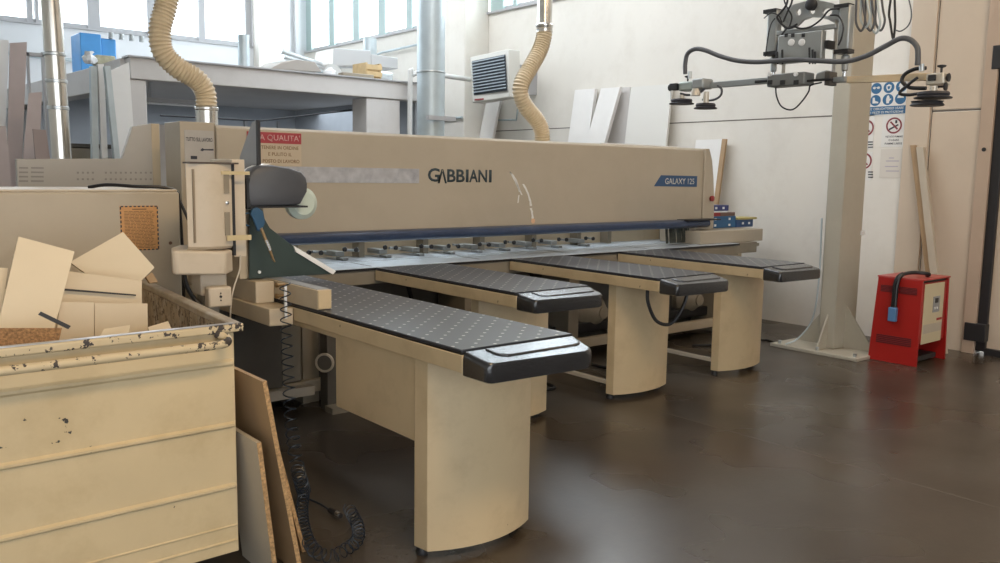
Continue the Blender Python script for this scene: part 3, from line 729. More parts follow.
MB().cyl(L(700.5, 73, .12), L(700.5, 80, .12), .013, n=12).build('hose_fitting', m_galv, vl)

# ================================================================== PANEL SAW
ps = empty('panel_saw', (4.5, 5.5, 0), 'long beige panel saw with blue bumper and brand lettering on its beam', 'panel saw')
YF = 5.35
bc = MB().prism([(YF, 1.125), (YF, 1.70), (YF + .008, 1.81), (YF + .03, 1.828), (5.50, 1.828), (5.53, 1.7), (5.53, 1.125)], 'x', 2.085, 7.0).build('beam_cover', m_cover, ps, .006)
MB().box(5.2, 5.7, 5.95, 6.35, .8, 1.84).build('outlet_box', m_beige, ps, .006)
# end cap with curved outer edge
MB().prism([(7.002, 1.828), (7.06, 1.828), (7.11, 1.72), (7.145, 1.55), (7.17, 1.35), (7.18, 1.2), (7.18, .90), (6.90, .90), (6.90, 1.08), (7.002, 1.12)], 'y', 5.33, 5.8).build('end_cap', m_cover, ps, .006)
q = at(710.5, 198.5, Y=5.33)
MB().lathe([(.016, 0), (.028, .01), (.028, .03), (.012, .035)], q, (0, -1, 0), 16).build('knob', m_redp, ps)
MB().box(6.70, 7.735, 5.12, 5.62, .906, 1.03).build('side_block', m_cover, ps, .006)
MB().box(7.201, 7.55, 5.06, 5.6, .80, .905).build('side_ledge', m_mid, ps, .004)
MB().box(7.3, 7.95, 5.3, 5.9, .83, .86).build('rear_shelf', m_mid, ps, .004)
# left end housing
MB().box(1.865, 2.083, 5.38, 5.66, .6, 1.842).box(2.17, 2.55, 5.881, 6.35, .0, 1.842).build('left_housing', m_cover, ps, .004)
# blue bumper
k = MB(); prof = [(5.34, 1.135), (5.25, 1.135), (5.225, 1.125), (5.215, 1.10), (5.22, 1.075), (5.245, 1.06), (5.34, 1.06)]
k.prism(prof, 'x', 2.1, 6.98); bmpr = k.build('bumper', m_blue, ps, .006)
MB().box(6.6, 7.12, 5.2, 5.33, 1.128, 1.14).build('bumper_end', m_blackm, bmpr)
# brush skirt near the right end
k = MB()
random.seed(3)
for i in range(60):
    x = 6.42 + .34 * random.random(); k.cyl((x, 5.3 + .03 * random.random(), 1.07), (x + random.uniform(-.015, .015), 5.3, .915), .005, n=4)
k.build('brush_skirt', m_brush, ps)
# front name lettering
lg = at(428, 183, Y=YF)
G = .0015
def wordmark(x, z, w_, h_):
    # condensed bold capitals, first A raised-cut below the base line as on the machine
    xs = x; pit = w_ / 8
    spec = [('G', .0, 1.25, .02, 1.04), ('\u039b', .98, 1.0, -.10, 1.08), ('B', 1.95, .92, 0, 1), ('B', 2.9, .92, 0, 1), ('I', 3.9, .30, 0, 1), ('A', 4.25, 1.0, 0, 1), ('N', 5.25, 1.0, 0, 1), ('I', 6.42, .30, 0, 1)]
    for ch, u, ww, dz, hh_ in spec:
        sx = w_ / 6.72
        text(ch, 'wordmark_letter', m_logo, bc, x + u * sx, YF - G, z + dz * h_, ww * sx * .96, h_ * hh_, '-Y', bold=.022)
wordmark(3.69, 1.482, .615, .098)
# silver scale strip
MB().box(2.40, 3.61, YF - .004, YF, 1.472, 1.578).build('scale_strip', m_scale, bc)
# quality sticker
st = MB().box(2.28, 2.66, YF - .002, YF, 1.575, 1.80).build('sticker', m_paper, bc)
MB().box(2.28, 2.66, YF - .003, YF - .001, 1.726, 1.797).build('sticker_band', m_inkred, st)
text("LA QUALITA'", 'lettering', mat('pink_print', (.62, .36, .34), .5), st, 2.343, YF - .003, 1.738, .307, .045, bold=.01)
for (s_, x, z, w_) in (('TENERE IN ORDINE', 2.375, 1.688, .265), ('E PULITO IL', 2.425, 1.645, .165), ('POSTO DI LAVORO', 2.385, 1.600, .26)):
    text(s_, 'lettering', m_inkb, st, x, YF - .0025, z, w_, .023, bold=.008)
# navy name plate
a = at(654.5, 186.5, Y=YF); b_ = at(697, 176, Y=YF)
pl = MB().slab([(6.265, YF - .003, 1.457), (6.905, YF - .003, 1.453), (6.905, YF - .003, 1.558), (6.36, YF - .003, 1.561)], (0, .003, 0)).build('name_plate', m_navyplate, bc)
text('GALAXY 125', 'lettering', m_print, pl, 6.42, YF - .0035, 1.478, .44, .055, bold=.006)
# scratches of bare metal / torn sticker
for pts, r in (([(484, 172), (489, 178), (492, 186), (494, 192)], .008), ([(523, 184), (527, 191), (530, 200), (531, 206)], .009), ([(531, 208), (532, 213), (533, 219)], .010),
               ([(516, 183), (519, 189), (522, 195)], .007), ([(519, 195), (518, 203)], .005), ([(510, 172), (514, 179), (517, 184)], .006)):
    w_ = [at(x + (0 if pts[0][0] > 500 else 26), y, Y=YF - .0012) for x, y in pts]
    k = MB(); P_ = crom(w_, 4)
    r *= 1.35
    top = [p + Vector((r * random.uniform(.6, 1.1), 0, 0)) for p in P_]; bot = [p - Vector((r * random.uniform(.6, 1.1), 0, 0)) for p in P_]
    k.slab(top + bot[::-1], (0, .0015, 0)); k.build('torn_sticker_remains', m_scratch, bc)
q = at(533, 221, Y=YF - .001); MB().lathe([(.002, .0), (.022, .001)], q, (0, -1, 0), 14).build('torn_sticker_remains', mat('peach_patch', (.8, .5, .3), .5), bc)
# poster on left housing
po = MB().box(1.89, 2.075, 5.374, 5.38, 1.50, 1.79).build('poster', m_paperg, ps)
text('TUTTO SUL LAVORO', 'lettering', m_ink, po, 1.90, 5.3735, 1.722, .165, .024, bold=.012)
MB().slab([(1.985, 5.373, 1.668), (1.999, 5.373, 1.682), (2.01, 5.373, 1.676), (2.07, 5.373, 1.678), (2.07, 5.373, 1.668), (2.01, 5.373, 1.668), (1.999, 5.373, 1.662)], (0, .001, 0)).build('printed_spanner', m_ink, po)
MB().box(1.925, 1.965, 5.373, 5.374, 1.612, 1.632).build('printed_block', m_ink, po)
# work table bed
MB().box(1.95, 7.2, 5.03, 5.95, .885, .905).build('worktable', m_alu, ps, .003)
MB().box(1.93, 7.2, 5.035, 5.06, .79, .884).build('bed_fascia', m_mid, ps, .003)
MB().box(1.95, 7.2, 5.021, 5.03, .886, .902).build('bed_edge', m_black, ps)
MB().box(1.95, 6.7, 5.4, 5.407, .9051, .9056).build('saw_slot', m_black, ps)
k = MB()
for x in (3.05, 4.0, 4.95, 5.9, 6.5): k.box(x - .008, x + .008, 5.1, 5.38, .9052, .9058)
k.build('table_joint', m_black, ps)
# gripper gallery behind the cut line
MB().box(2.1, 7.0, 5.80, 5.84, .905, 1.08).build('rear_panel', m_beige, ps)
k = MB()
for x in (2.75, 3.3, 3.89, 4.47, 5.06, 5.62, 6.03): MB().box(x, x + .05, 5.70, 5.80, .905, 1.08).build('divider', m_mid, ps)
for x in (2.45, 2.78, 3.05, 3.42, 3.72, 4.02, 4.3, 4.6, 4.9, 5.2, 5.55):
    g_ = MB().box(x, x + .07, 5.60, 5.78, .93, .965).box(x + .01, x + .06, 5.52, 5.62, .905, .925).build('gripper', m_gcol, ps, .004)
    for dx_, dz_ in ((.02, .975), (.115, .968)):
        MB().lathe([(.008, 0), (.017, .006), (.018, .022), (.009, .03)], (x + dx_ + .02 * math.sin(x * 9), 5.55, dz_ + .008 * math.sin(x * 17)), (.3, -1, .2), 12).build('gripper_knob', m_black, g_)
    MB().cyl((x + .05, 5.54, .98), (x + .19, 5.6, .965), .009, n=8).build('gripper_rod', m_gcol, g_)
MB().slab([(2.38, 5.52, .93), (2.6, 5.52, .93), (2.6, 5.6, 1.0), (2.38, 5.6, 1.0)], (0, .01, .0)).build('pusher_plate', m_steelw, ps)
# base
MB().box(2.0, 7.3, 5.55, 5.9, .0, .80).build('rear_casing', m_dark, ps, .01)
MB().box(2.0, 7.35, 5.30, 5.46, .16, .25).build('belt_guard', m_black, ps, .01)
MB().box(1.6, 7.35, 5.10, 5.16, .085, .165).build('base_rail', m_beige, ps, .004)
for x in (2.55, 3.9, 5.0, 6.15, 7.1):
    MB().box(x, x + .12, 5.15, 5.5, .0, .80).build('base_leg', m_mid, ps, .004)
for x in (3.4, 4.6, 5.8):
    MB().tube([(x, 5.2, .80), (x + .16, 5.3, .45)], .018, 6).build('brace', m_black, ps)
MB().box(6.3, 6.38, 5.18, 5.3, .25, .79).box(5.05, 5.10, 5.18, 5.3, .25, .79).build('cable_channel', m_black, ps)
for x in (5.50, 6.86):
    mo = MB().lathe([(.05, -.25), (.16, -.2), (.17, -.02), (.14, .02), (.06, .12), (.03, .13)], (x, 5.35, .34), (0, -1, 0), 28).build('motor', m_mid, ps)
    MB().lathe([(.055, 0), (.055, .02), (.02, .03)], (x, 5.23, .34), (0, -1, 0), 20).build('motor_cap', m_mid, mo)
# rear rectangular panel to right of the table 4 leg
MB().box(7.32, 7.36, 5.2, 5.8, 0.02, .79).box(7.36, 8.0, 5.55, 5.6, 0.02, .79).build('rear_door', m_beige, ps)
# left section: drive casing, wheel pillar and diagonal strut
MB().box(1.62, 2.35, 5.02, 5.35, .17, .78).build('drive_casing', m_dark, ps, .01)
MB().box(2.36, 2.52, 5.1, 5.3, .17, .78).build('drive_casing_panel', m_mid, ps, .01)
MB().tube([(2.02, 4.98, .80), (1.98, 4.98, .22)], .012, 6).build('strut', m_black, ps)
MB().box(2.60, 2.70, 4.90, 5.0, .0, .80).build('wheel_pillar', m_dark, ps, .004)
MB().lathe([(.062, 0), (.062, .02), (.052, .022), (.052, .012), (.01, .012)], (2.575, 4.88, .33), (-.75, -.65, 0), 28).build('hand_wheel', m_melgrey, ps)
MB().lathe([(.048, 0), (.048, .004)], (2.567, 4.873, .33), (-.75, -.65, 0), 24).build('hand_wheel_disc', m_dark, ps)
MB().box(1.63, 2.55, 4.98, 5.05, .10, .16).build('lower_rail', m_melgrey, ps)
MB().box(2.58, 2.72, 4.80, 4.9, .0, .04).build('foot_bracket', m_mid, ps)
# side bed at left (table fence carrier)
MB().slab([(1.74, 3.86, .80), (1.855, 3.84, .80), (1.855, 5.02, .80), (1.74, 5.02, .80)], (0, 0, .085)).build('side_beam', m_beige, ps, .004)
MB().slab([(1.76, 4.06, .886), (1.85, 4.04, .886), (1.85, 5.02, .886), (1.76, 5.02, .886)], (0, 0, .11)).build('side_beam_upper', m_beige, ps, .004)

# ------------------------------------------------------------------ support tables
def support_table(x0, yf, legy, label, long_=False, W=.575, xr=None):
    yb = 5.015
    t = empty('support_table', (x0 + W / 2, legy, 0), label, 'support table', 'support tables of the panel saw')
    # perforated top
    top = MB().box(x0 + .004, x0 + W - .004, yf + .01, yb, .893, .905)
    o = top.build('perforated_top', m_perf, t, .002)
    MB().box(x0 + .002, x0 + W - .002, yf + .006, yb, .886, .893).build('top_edge', m_black, t)
    fr = MB().box(x0, x0 + .03, yf, yb, .818, .886).box(x0 + W - .03, x0 + W, yf, yb, .818, .886).box(x0 + .03, x0 + W - .03, yf + .0, yf + .04, .818, .886)
    fr.build('frame', m_beige2, t, .003)
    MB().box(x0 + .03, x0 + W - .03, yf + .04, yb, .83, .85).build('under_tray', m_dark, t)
    # end cushion: rounded plan, sloping nose
    def section(ins, z, nose):
        y1 = yf - .004
        L_ = .165 - nose * .6
        pts = [(x0 + .002 + ins, y1)]
        # left side runs forward only a little, then front edge; right corner strongly rounded
        rl, rr = .025, .065
        for i in range(7):
            a_ = PI + (PI / 2) * i / 6; pts.append((x0 + .002 + ins + rl + rl * math.cos(a_), y1 - L_ * .86 + rl + rl * math.sin(a_) - .0))
        for i in range(9):
            a_ = -PI / 2 + (PI / 2) * i / 8; pts.append((x0 + W - .035 - ins - rr + rr * math.cos(a_), y1 - L_ + rr * .9 + rr * .9 * math.sin(a_)))
        pts.append((x0 + W - ins, y1))
        return [Vector((p[0], p[1], z)) for p in pts]
    ztop = lambda y: .899 - (yf - y) * .135
    def sec(ins, dz, z=None):
        return [Vector((p.x, p.y, z if z is not None else ztop(p.y) + dz)) for p in section(ins, 0, 0)]
    k = MB(); k.rings([sec(.012, 0, .805), sec(0, 0, .812), sec(0, -.024), sec(.003, -.010), sec(.010, -.002), sec(.016, 0), sec(.022, 0)])
    cu = k.build('end_cushion', m_pad, t, angle=50)
    # raised pad on the cushion
    def pad(ins, dz):
        cx0, cx1, y1, y0 = x0 + .10 + ins, x0 + W - .045 - ins, yf - .012 - ins, yf - .105 + ins
        pts = [(cx0, y1)]
        for i in range(7): a_ = PI + (PI / 2) * i / 6; pts.append((cx0 + .05 + .05 * math.cos(a_), y0 + .045 + .045 * math.sin(a_)))
        for i in range(7): a_ = -PI / 2 + (PI / 2) * i / 6; pts.append((cx1 - .05 + .05 * math.cos(a_), y0 + .045 + .045 * math.sin(a_)))
        pts.append((cx1, y1)); return [Vector((p[0], p[1], ztop(p[1]) + dz)) for p in pts]
    MB().rings([pad(0, -.01), pad(0, .003), pad(.003, .0055), pad(.007, .006), pad(.012, .006)]).build('cushion_pad', m_pad, cu, angle=50)
    # leg: convex front panel with side returns
    lx0, lx1 = (x0 + .008, x0 + .560) if long_ else (x0 + .08, x0 + .655)
    n = 12; outer, inner = [], []
    for i in range(n + 1):
        u = i / n; x = lx0 + .012 + (lx1 - lx0 - .012) * u
        bul = .075 * (1 - (2 * u - 1) ** 2) if long_ else .06 * (1 - (2 * u - 1) ** 2)
        outer.append((x, legy - .085 * (1 if long_ else .8) - bul + .0)); inner.append((x, legy - .085 * (1 if long_ else .8) - bul + .02))
    zb = .035
    k = MB(); k.slab([(p[0], p[1], zb) for p in outer] + [(p[0], p[1], zb) for p in inner[::-1]], (0, 0, .817 - zb)); k.build('front_leg_panel', m_beige2, t)
    yfro = outer[0][1]
    MB().slab([(lx0, legy - .005, zb), (lx0 + .010, yfro, zb), (lx0 + .03, yfro + .012, zb), (lx0 + .016, legy - .005, zb)], (0, 0, .817 - zb)).build('side_leg_panel', m_beige2, t, .003)
    MB().box(lx1 - .015, lx1, outer[-1][1] + .021, legy + .12, zb, .817).build('side_leg_panel', m_beige2, t, .002)
    for (x, y) in ((lx0 + .03, legy - .02), (lx1 - .05, outer[-1][1] + .05)):
        f = MB().cyl((x, y, .03), (x, y, .07), .012, n=10).lathe([(.024, 0), (.026, .012), (.018, .03)], (x, y, 0), n=16).build('levelling_foot', m_blackm, t)
    if long_:
        MB().box(lx0 + .006, lx0 + .03, legy - .004, legy + .65, .475, .817).build('side_cover', m_beige2, t, .002)
        MB().box(x0 + .02, x0 + W - .02, legy + .06, yb, .79, .815).build('lower_frame', m_beige2, t, .003)
    else:
        MB().box(lx0 + .01, lx0 + .035, legy - .05, 5.09, .10, .13).build('tie_bar', m_melgrey, t, .003)
    return t
T1 = support_table(1.86, 2.47, 2.80, 'nearest support table with dotted black top and shiny black cushion end', True)
T2 = support_table(3.03, 3.535, 4.05, 'second support table, its cushion end showing behind the nearest table')
T3 = support_table(4.225, 3.535, 4.05, 'third support table with black cable loop hanging under its end')
T4 = support_table(5.44, 3.585, 4.07, 'farthest support table, closest to the thick steel column')
lp_ = [at(652, 288, X=4.5), at(655, 300, X=4.5), at(660, 315, X=4.5), at(666, 323, X=4.5), at(670, 315, X=4.5), at(674, 303, X=4.5), at(677, 292, X=4.5)]
lp_ = [(4.33, 3.72, .83), (4.33, 3.71, .72), (4.38, 3.68, .60), (4.44, 3.62, .575), (4.49, 3.58, .64), (4.53, 3.56, .74), (4.55, 3.56, .83)]
MB().tube(crom(lp_, 8), .012, 10).build('cable_loop', m_black, T3)
# air hoses on the floor under the tables
for nm, lab, pts in (('air_hose', 'black air hose looping on the floor between second and third table', [(3.75, 5.0, .012), (3.9, 4.55, .012), (4.2, 4.45, .012), (4.15, 4.8, .012), (3.7, 4.9, .012)]),
                     ('air_hose', 'black air hose curving on the floor between third and fourth table', [(4.98, 5.0, .012), (5.0, 4.6, .012), (5.35, 4.42, .012), (5.48, 4.7, .012), (5.2, 4.9, .012)])):
    org(tag(MB().tube(crom(pts, 8), .012, 8).build(nm, m_black), lab, 'hose'))
org(tag(MB().tube(crom([(6.3, 4.85, .012), (6.6, 4.7, .012), (6.85, 4.75, .012), (7.1, 4.6, .012), (6.95, 4.35, .012)], 8), .011, 8).build('power_cable', m_black), 'dark cable on the floor between the last table and the steel column', 'cable'))

# fence on the nearest table
fe = empty('side_fence', (1.9, 4.0, .905), 'beige steel side fence block standing on the nearest support table', 'fence')
MB().box(1.855, 1.925, 3.585, 4.75, .906, 1.0).build('fence_bar', m_beige, fe, .004)
MB().box(1.856, 1.924, 3.578, 3.585, .91, .998).build('end_plate', m_beige2, fe, .002)
MB().box(1.86, 1.92, 3.60, 4.7, 1.0005, 1.003).build('top_strip', m_grey, fe)
vb_ = MB().box(1.80, 1.812, 3.815, 3.825, .84, 1.0).build('valve_strip', m_whitep, fe)
for z in (.99, .935):
    q = at(278, 284 if z > .95 else 300, X=1.78)
    k = MB().cyl((1.82, 3.93, z), (1.855, 3.93, z), .007, n=10).lathe([(.006, 0), (.013, .004), (.013, .012), (.006, .016)], (1.82, 3.93, z), (-1, -.3, 0), 12)
    k.build('clamp_screw', m_brass, fe)

# ------------------------------------------------------------------ guard, hood, fin on the first fence
gd = empty('blade_guard', (1.9, 4.1, .98), 'dark green plate guard with a brightly lit slanting edge', 'guard')
YG = 4.12
gp = [at(x, y, Y=YG) for x, y in ((249.5, 279), (334, 273.5), (293, 246), (270, 228), (262, 214), (249.5, 210))]
MB().slab(gp, (0, .012, 0)).build('plate', m_dgreen, gd, .002)
e = [at(x, y, Y=YG - .01) for x, y in ((293.5, 245.5), (336, 271), (333, 274.5), (296, 252))]
MB().slab(e, (0, .035, 0)).build('lit_edge', m_edgew, gd)  # light on the plate's thickness, painted as a white band
q = at(259, 272, Y=YG); MB().cyl(q, q + Vector((0, -.008, 0)), .008, n=10).build('rivet', m_whitep, gd)
q0 = at(247, 208, Y=YG + .03); q1 = at(250, 279, Y=YG + .03)
MB().box(q1.x - .05, q1.x - .002, YG + .04, YG + .3, q1.z, q0.z).build('support_post', m_beige, gd, .003)

hd = empty('dust_hood', (1.85, 4.15, 1.4), 'rounded dark grey plastic hood above the green guard plate', 'hood')
YH = 4.06
hp = [at(x, y, Y=YH) for x, y in ((246, 200), (245.5, 184), (247.5, 175), (253, 168.5), (262, 165.5), (274, 165), (289, 167.5), (302, 172), (306.5, 177.5), (308, 184), (307.5, 192), (301, 204), (297, 205.5), (249, 207))]
k = MB(); c = sum(hp, Vector()) / len(hp)
def sc(f, dy): return [c + (p - c) * f + Vector((0, dy, 0)) for p in hp]
k.rings([sc(.90, -.012), sc(.955, -.005), sc(.985, .01), sc(1, .03), sc(1, .07), sc(.96, .085)]); k.build('shell', m_dgrey, hd, angle=50)
q0 = at(249, 207, Y=YH - .01); q1 = at(307, 205, Y=YH - .01)
MB().box(q0.x, q1.x, YH - .02, YH + .085, q0.z - .006, q0.z + .003).build('base_plate', m_blackm, hd)
MB().box(q0.x - .01, q0.x + .008, YH - .01, YH + .085, q0.z - .01, q0.z + .14).build('hinge_plate', m_blackm, hd)
MB().lathe([(.075, -.02), (.085, .0), (.085, .04), (.06, .06)], at(299, 203, Y=YH + .15), (0, -1, 0), 26).build('pale_disc', m_ltgreen, hd)
k = MB(); top = [at(x, y, Y=YH + .05) + Vector((0, 0, .002)) for x, y in ((247, 181), (250, 172), (256, 167.5), (265, 164), (272, 164), (262, 167), (254, 172), (249, 181))]
k.slab(top, (0, .1, 0)); k.build('rim_highlight', m_edgew, hd)  # highlight along the hood's upper rim, put in as a white strip

fn = empty('splitter_plate', (1.8, 4.3, 1.5), 'tall tapered grey steel plate rising behind the dark hood', 'plate')
a = at(257.5, 120, Y=4.14)
k = MB().prism([(4.15, 1.36), (4.15, a.z), (4.2, a.z - .01), (4.36, 1.62), (4.42, 1.36)], 'x', a.x - .004, a.x + .008); k.build('plate', m_grey, fn)
MB().box(a.x - .006, a.x + .010, 4.13, 4.149, 1.36, a.z).build('front_edge', m_blackm, fn)
k = MB().box(a.x - .02, a.x + .03, 4.16, 4.28, .998, 1.36); k.build('stem', m_mid, fn)

# air blow gun and coil hose
ag = empty('air_gun', (1.77, 4.0, 1.3), 'blue air blow gun with brass nozzle hooked before the green guard', 'air gun')
YA = 4.03
A = lambda x, y, d=0.0: at(x, y, Y=YA - d)
MB().slab([A(249, 214), A(251, 208.5), (A(256, 207)), A(262, 211), A(264, 222), A(261, 231), A(256, 231), A(253, 222)], (0, -.02, 0)).build('body', m_blueglove, ag, .006)
MB().tube(crom([A(249, 213), A(244.5, 214), A(243.5, 219), A(245, 224), A(249, 226)], 5), .004, 8).build('trigger_guard', m_blueglove, ag)
MB().tube([A(261, 228, .02), A(263.5, 234, .02), A(268, 245, .02), A(273, 259, .02), A(275, 262, .02)], [.008, .007, .0075, .006, .003], 10).build('nozzle', m_brass, ag)
MB().tube([A(266, 240, .025), A(270, 250, .025)], .0085, 10).build('nozzle_sleeve', m_chrome, ag)
ch = empty('coil_hose', (1.8, 3.7, 0), 'dark blue coiled air hose hanging to the floor by the nearest table', 'coiled hose')
top = Vector((1.835, 3.80, .985)); mid = Vector((1.72, 3.62, .55)); 
def coil(axis, pitch, r, rt=.0035, seg=14):
    pts = crom(axis, 30); L_ = [0]
    for i in range(1, len(pts)): L_.append(L_[-1] + (pts[i] - pts[i - 1]).length)
    out = []; s_ = 0; ang = 0; j = 0; tot = L_[-1]
    while s_ < tot:
        while j < len(L_) - 2 and L_[j + 1] < s_: j += 1
        f = (s_ - L_[j]) / max(1e-6, L_[j + 1] - L_[j]); c_ = pts[j].lerp(pts[j + 1], f); t_ = (pts[j + 1] - pts[j]).normalized()
        u = t_.cross(Vector((.31, .87, .2))).normalized(); w_ = t_.cross(u)
        out.append(c_ + (u * math.cos(ang) + w_ * math.sin(ang)) * r(s_ / tot)); ang += 2 * PI / seg; s_ += pitch(s_ / tot) / seg
    return out
A1 = at(287, 283, X=1.78); F1 = at(304, 492, Z=.03)
ax = [at(285, 283, X=1.78), at(286, 320, X=1.77), at(288, 370, X=1.74), at(291, 420, X=1.70), at(297, 465, X=1.66), F1]
k = MB(); k.tube(coil(ax, lambda t_: .050 if t_ < .55 else .050 - .018 * (t_ - .55) / .45, lambda t_: .024 + .008 * t_), .0032, 6); k.build('hanging_coil', m_coil, ch)
fl = [at(x, y, Z=.042) for x, y in ((304, 492), (302, 512), (305, 532), (314, 550), (330, 556), (345, 550), (357, 540), (358, 527), (352, 514), (349, 508))]
k = MB(); k.tube(coil(fl, lambda t_: .038, lambda t_: .026), .0026, 6); k.build('floor_coil', m_coil, ch)
k = MB(); k.tube(crom([at(299, 490, Z=.05), at(305, 497, Z=.03), at(320, 504, Z=.02), at(331, 511, Z=.02)], 6), .005, 8); k.build('hose_tail', m_coil, ch)
k = MB(); k.tube([at(330, 510, Z=.02), at(336, 513.5, Z=.02), at(341, 516, Z=.02)], [.012, .014, .011], 10); k.build('hose_coupling', m_blackm, ch)
k = MB(); k.tube([at(336.5, 513.5, Z=.022), at(340, 515.5, Z=.022)], .0145, 10); k.build('coupling_ring', m_chrome, ch)

# ------------------------------------------------------------------ control pendant
cp = empty('control_pendant', (1.5, 4.1, .9), 'upright cream control housing on an arm in front of the saw', 'control housing')
k = MB()
def cpsec(z, f=0):
    pts = []
    for i in range(9):
        u = i / 8; pts.append((1.405 + .215 * u, 3.99 - .03 * math.sin(PI * u) - f, z))
    return [Vector(p) for p in pts] + [Vector((1.63, 4.22, z)), Vector((1.50, 4.22, z)), Vector((1.425, 4.04, z))]
k.rings([cpsec(1.175, -.02), cpsec(1.19, 0), cpsec(1.575)]); k.build('housing', m_pend, cp)
box('top_cover', mat('dark_brown_lid', (.09, .065, .05), .5), cp, 1.415, 1.645, 3.96, 4.06, 1.576, 1.584)
box('back_plate', m_pend, cp, 1.636, 1.70, 4.02, 4.3, 1.13, 1.60, .003)
box('gap_strip', m_blackm, cp, 1.621, 1.635, 3.99, 4.22, 1.14, 1.576)
box('edge_groove', mat('groove_shadow_brown', (.28, .22, .15), .6), cp, 1.428, 1.436, 3.968, 3.98, 1.21, 1.55)
for z0, z1 in ((1.44, 1.545), (1.24, 1.35)):
    box('vent_strip', mat('vent_brown_grey', (.26, .22, .16), .7), cp, 1.575, 1.600, 3.968, 3.985, z0, z1)
MB().lathe([(.006, 0), (.009, .004), (.004, .006)], (1.588, 3.968, 1.395), (0, -1, 0), 12).build('key_lock', m_chrome, cp)
box('tape', m_tape, cp, 1.58, 1.70, 3.958, 3.962, 1.215, 1.24)
box('tape', m_tape, cp, 1.56, 1.70, 3.9625, 3.966, 1.527, 1.543)
MB().slab([(1.315, 3.95, 1.07), (1.33, 3.93, 1.07), (1.56, 3.93, 1.055), (1.615, 3.99, 1.06), (1.64, 4.2, 1.06), (1.45, 4.25, 1.07), (1.37, 4.12, 1.07)], (0, 0, .11)).build('arm_box', m_pend, cp, .01)
box('neck', m_pend, cp, 1.47, 1.60, 4.02, 4.15, .95, 1.06, .01)
jb = box('junction_box', m_pend, cp, 1.475, 1.585, 3.93, 3.99, .905, 1.0, .008)
for dz in (0, .016, -.018): MB().cyl((1.53, 3.925, .955 + dz), (1.53, 3.93, .955 + dz), .006 if dz == 0 else .003, n=10).build('screw', m_blackm, jb)
box('support_column', m_mid, cp, 1.49, 1.57, 4.05, 4.13, 0, .95, .004)
tube('cable', m_black, cp, [(1.42, 4.12, 1.1), (1.43, 4.1, 1.0), (1.46, 4.08, .93), (1.5, 4.05, .88)], .011)
tube('thin_cable', m_melgrey, cp, [(1.66, 4.0, 1.14), (1.65, 3.99, 1.07), (1.62, 3.98, 1.0), (1.60, 3.97, .94), (1.60, 4.0, .82)], .004)

# ------------------------------------------------------------------ electrical cabinet at left
ec = empty('electrical_cabinet', (.6, 4.9, 0), 'long low beige cabinet with orange notice and black cable on top', 'cabinet')
MB().box(-1.2, 1.583, 4.6, 5.25, .06, 1.43).build('body', m_cab, ec, .012, 3)
MB().box(-1.2, 1.575, 4.61, 5.24, 1.4305, 1.442).build('top_lip', m_pend, ec, .004)
q0 = at(119.5, 206, Y=4.6); q1 = at(159, 249.5, Y=4.6)
la = MB().box(q0.x, q1.x, 4.597, 4.6, q1.z, q0.z).build('warning_notice', m_orange, ec)
k = MB(); nx, nz = 9, 10
w_, h_ = q1.x - q0.x, q0.z - q1.z
for i in range(nx):
    for zz in (q0.z - .006, q1.z): k.box(q0.x + w_ * (i + .2) / nx, q0.x + w_ * (i + .8) / nx, 4.5955, 4.597, zz, zz + .006)
for i in range(nz):
    for xx in (q0.x, q1.x - .006): k.box(xx, xx + .006, 4.5955, 4.597, q1.z + h_ * (i + .2) / nz, q1.z + h_ * (i + .8) / nz)
k.build('dashed_border', m_ink, la)
random.seed(11); k = MB(); z = q0.z - .03
k.box(q0.x + .06, q0.x + .13, 4.5958, 4.597, q0.z - .02, q0.z - .015)
while z > q1.z + .012:
    x = q0.x + .02
    while x < q1.x - .03:
        l_ = random.uniform(.008, .03); l_ = min(l_, q1.x - .018 - x); k.box(x, x + l_, 4.5958, 4.597, z, z + .0028); x += l_ + .004
    z -= .0075
k.build('small_print', m_inkb, la)
q = at(170.5, 243, Y=4.6); MB().lathe([(.009, 0), (.008, .004), (.003, .005)], q, (0, -1, 0), 14).build('screw', mat('rusty', (.16, .08, .05), .6), ec)
tube('cable', m_black, ec, [(1.20, 4.86, 1.448), (1.28, 4.8, 1.462), (1.4, 4.72, 1.455), (1.52, 4.68, 1.452), (1.585, 4.66, 1.43), (1.60, 4.66, 1.36), (1.61, 4.66, 1.0), (1.61, 4.68, .3)], .009)
tube('cable', m_blackm, ec, [(1.59, 4.62, 1.38), (1.63, 4.6, 1.27), (1.655, 4.58, 1.2), (1.68, 4.6, .9)], .008)

# grey vented cowling behind cabinet
vc = empty('vented_cowling', (1.55, 6.0, 0), 'pale grey stepped sheet metal cowling with vent slots behind the cabinet', 'cowling')
YV = 5.98
pv = [at(x, y, Y=YV) for x, y in ((16.5, 159), (122, 158.5), (132.5, 126.5), (151.5, 123.5))]
xe = at(151.5, 123.5, Y=YV).x
poly = [(p.x, p.z) for p in pv] + [(xe, .3), (pv[0].x, .3)]
MB().prism(poly, 'y', YV, YV + .05).build('front_sheet', mat('cowling_grey', (.45, .42, .375), .5, var=.04), vc, .004)
MB().box(xe - .004, xe + .05, YV - .002, YV + .3, .3, pv[3].z).build('side_return', m_beige, vc, .004)
m_slot = mat('slot_grey', (.30, .28, .26), .6)
for i in range(4):
    for x in (19, 31):
        a = at(x, 168 + i * 4.4, Y=YV); b_ = at(x + 9, 168 + i * 4.4, Y=YV); MB().box(a.x, b_.x if x == 19 else b_.x + .02, YV - .004, YV, a.z - .004, a.z + .006).build('vent_slot', m_slot, vc)
for x in list(range(77, 94, 5)) + list(range(105, 152, 5)):
    for y in (173, 179.5):
        a = at(x, y, Y=YV); MB().box(a.x, a.x + .011, YV - .003, YV, a.z - .004, a.z + .008).build('vent_slot', m_slot, vc)

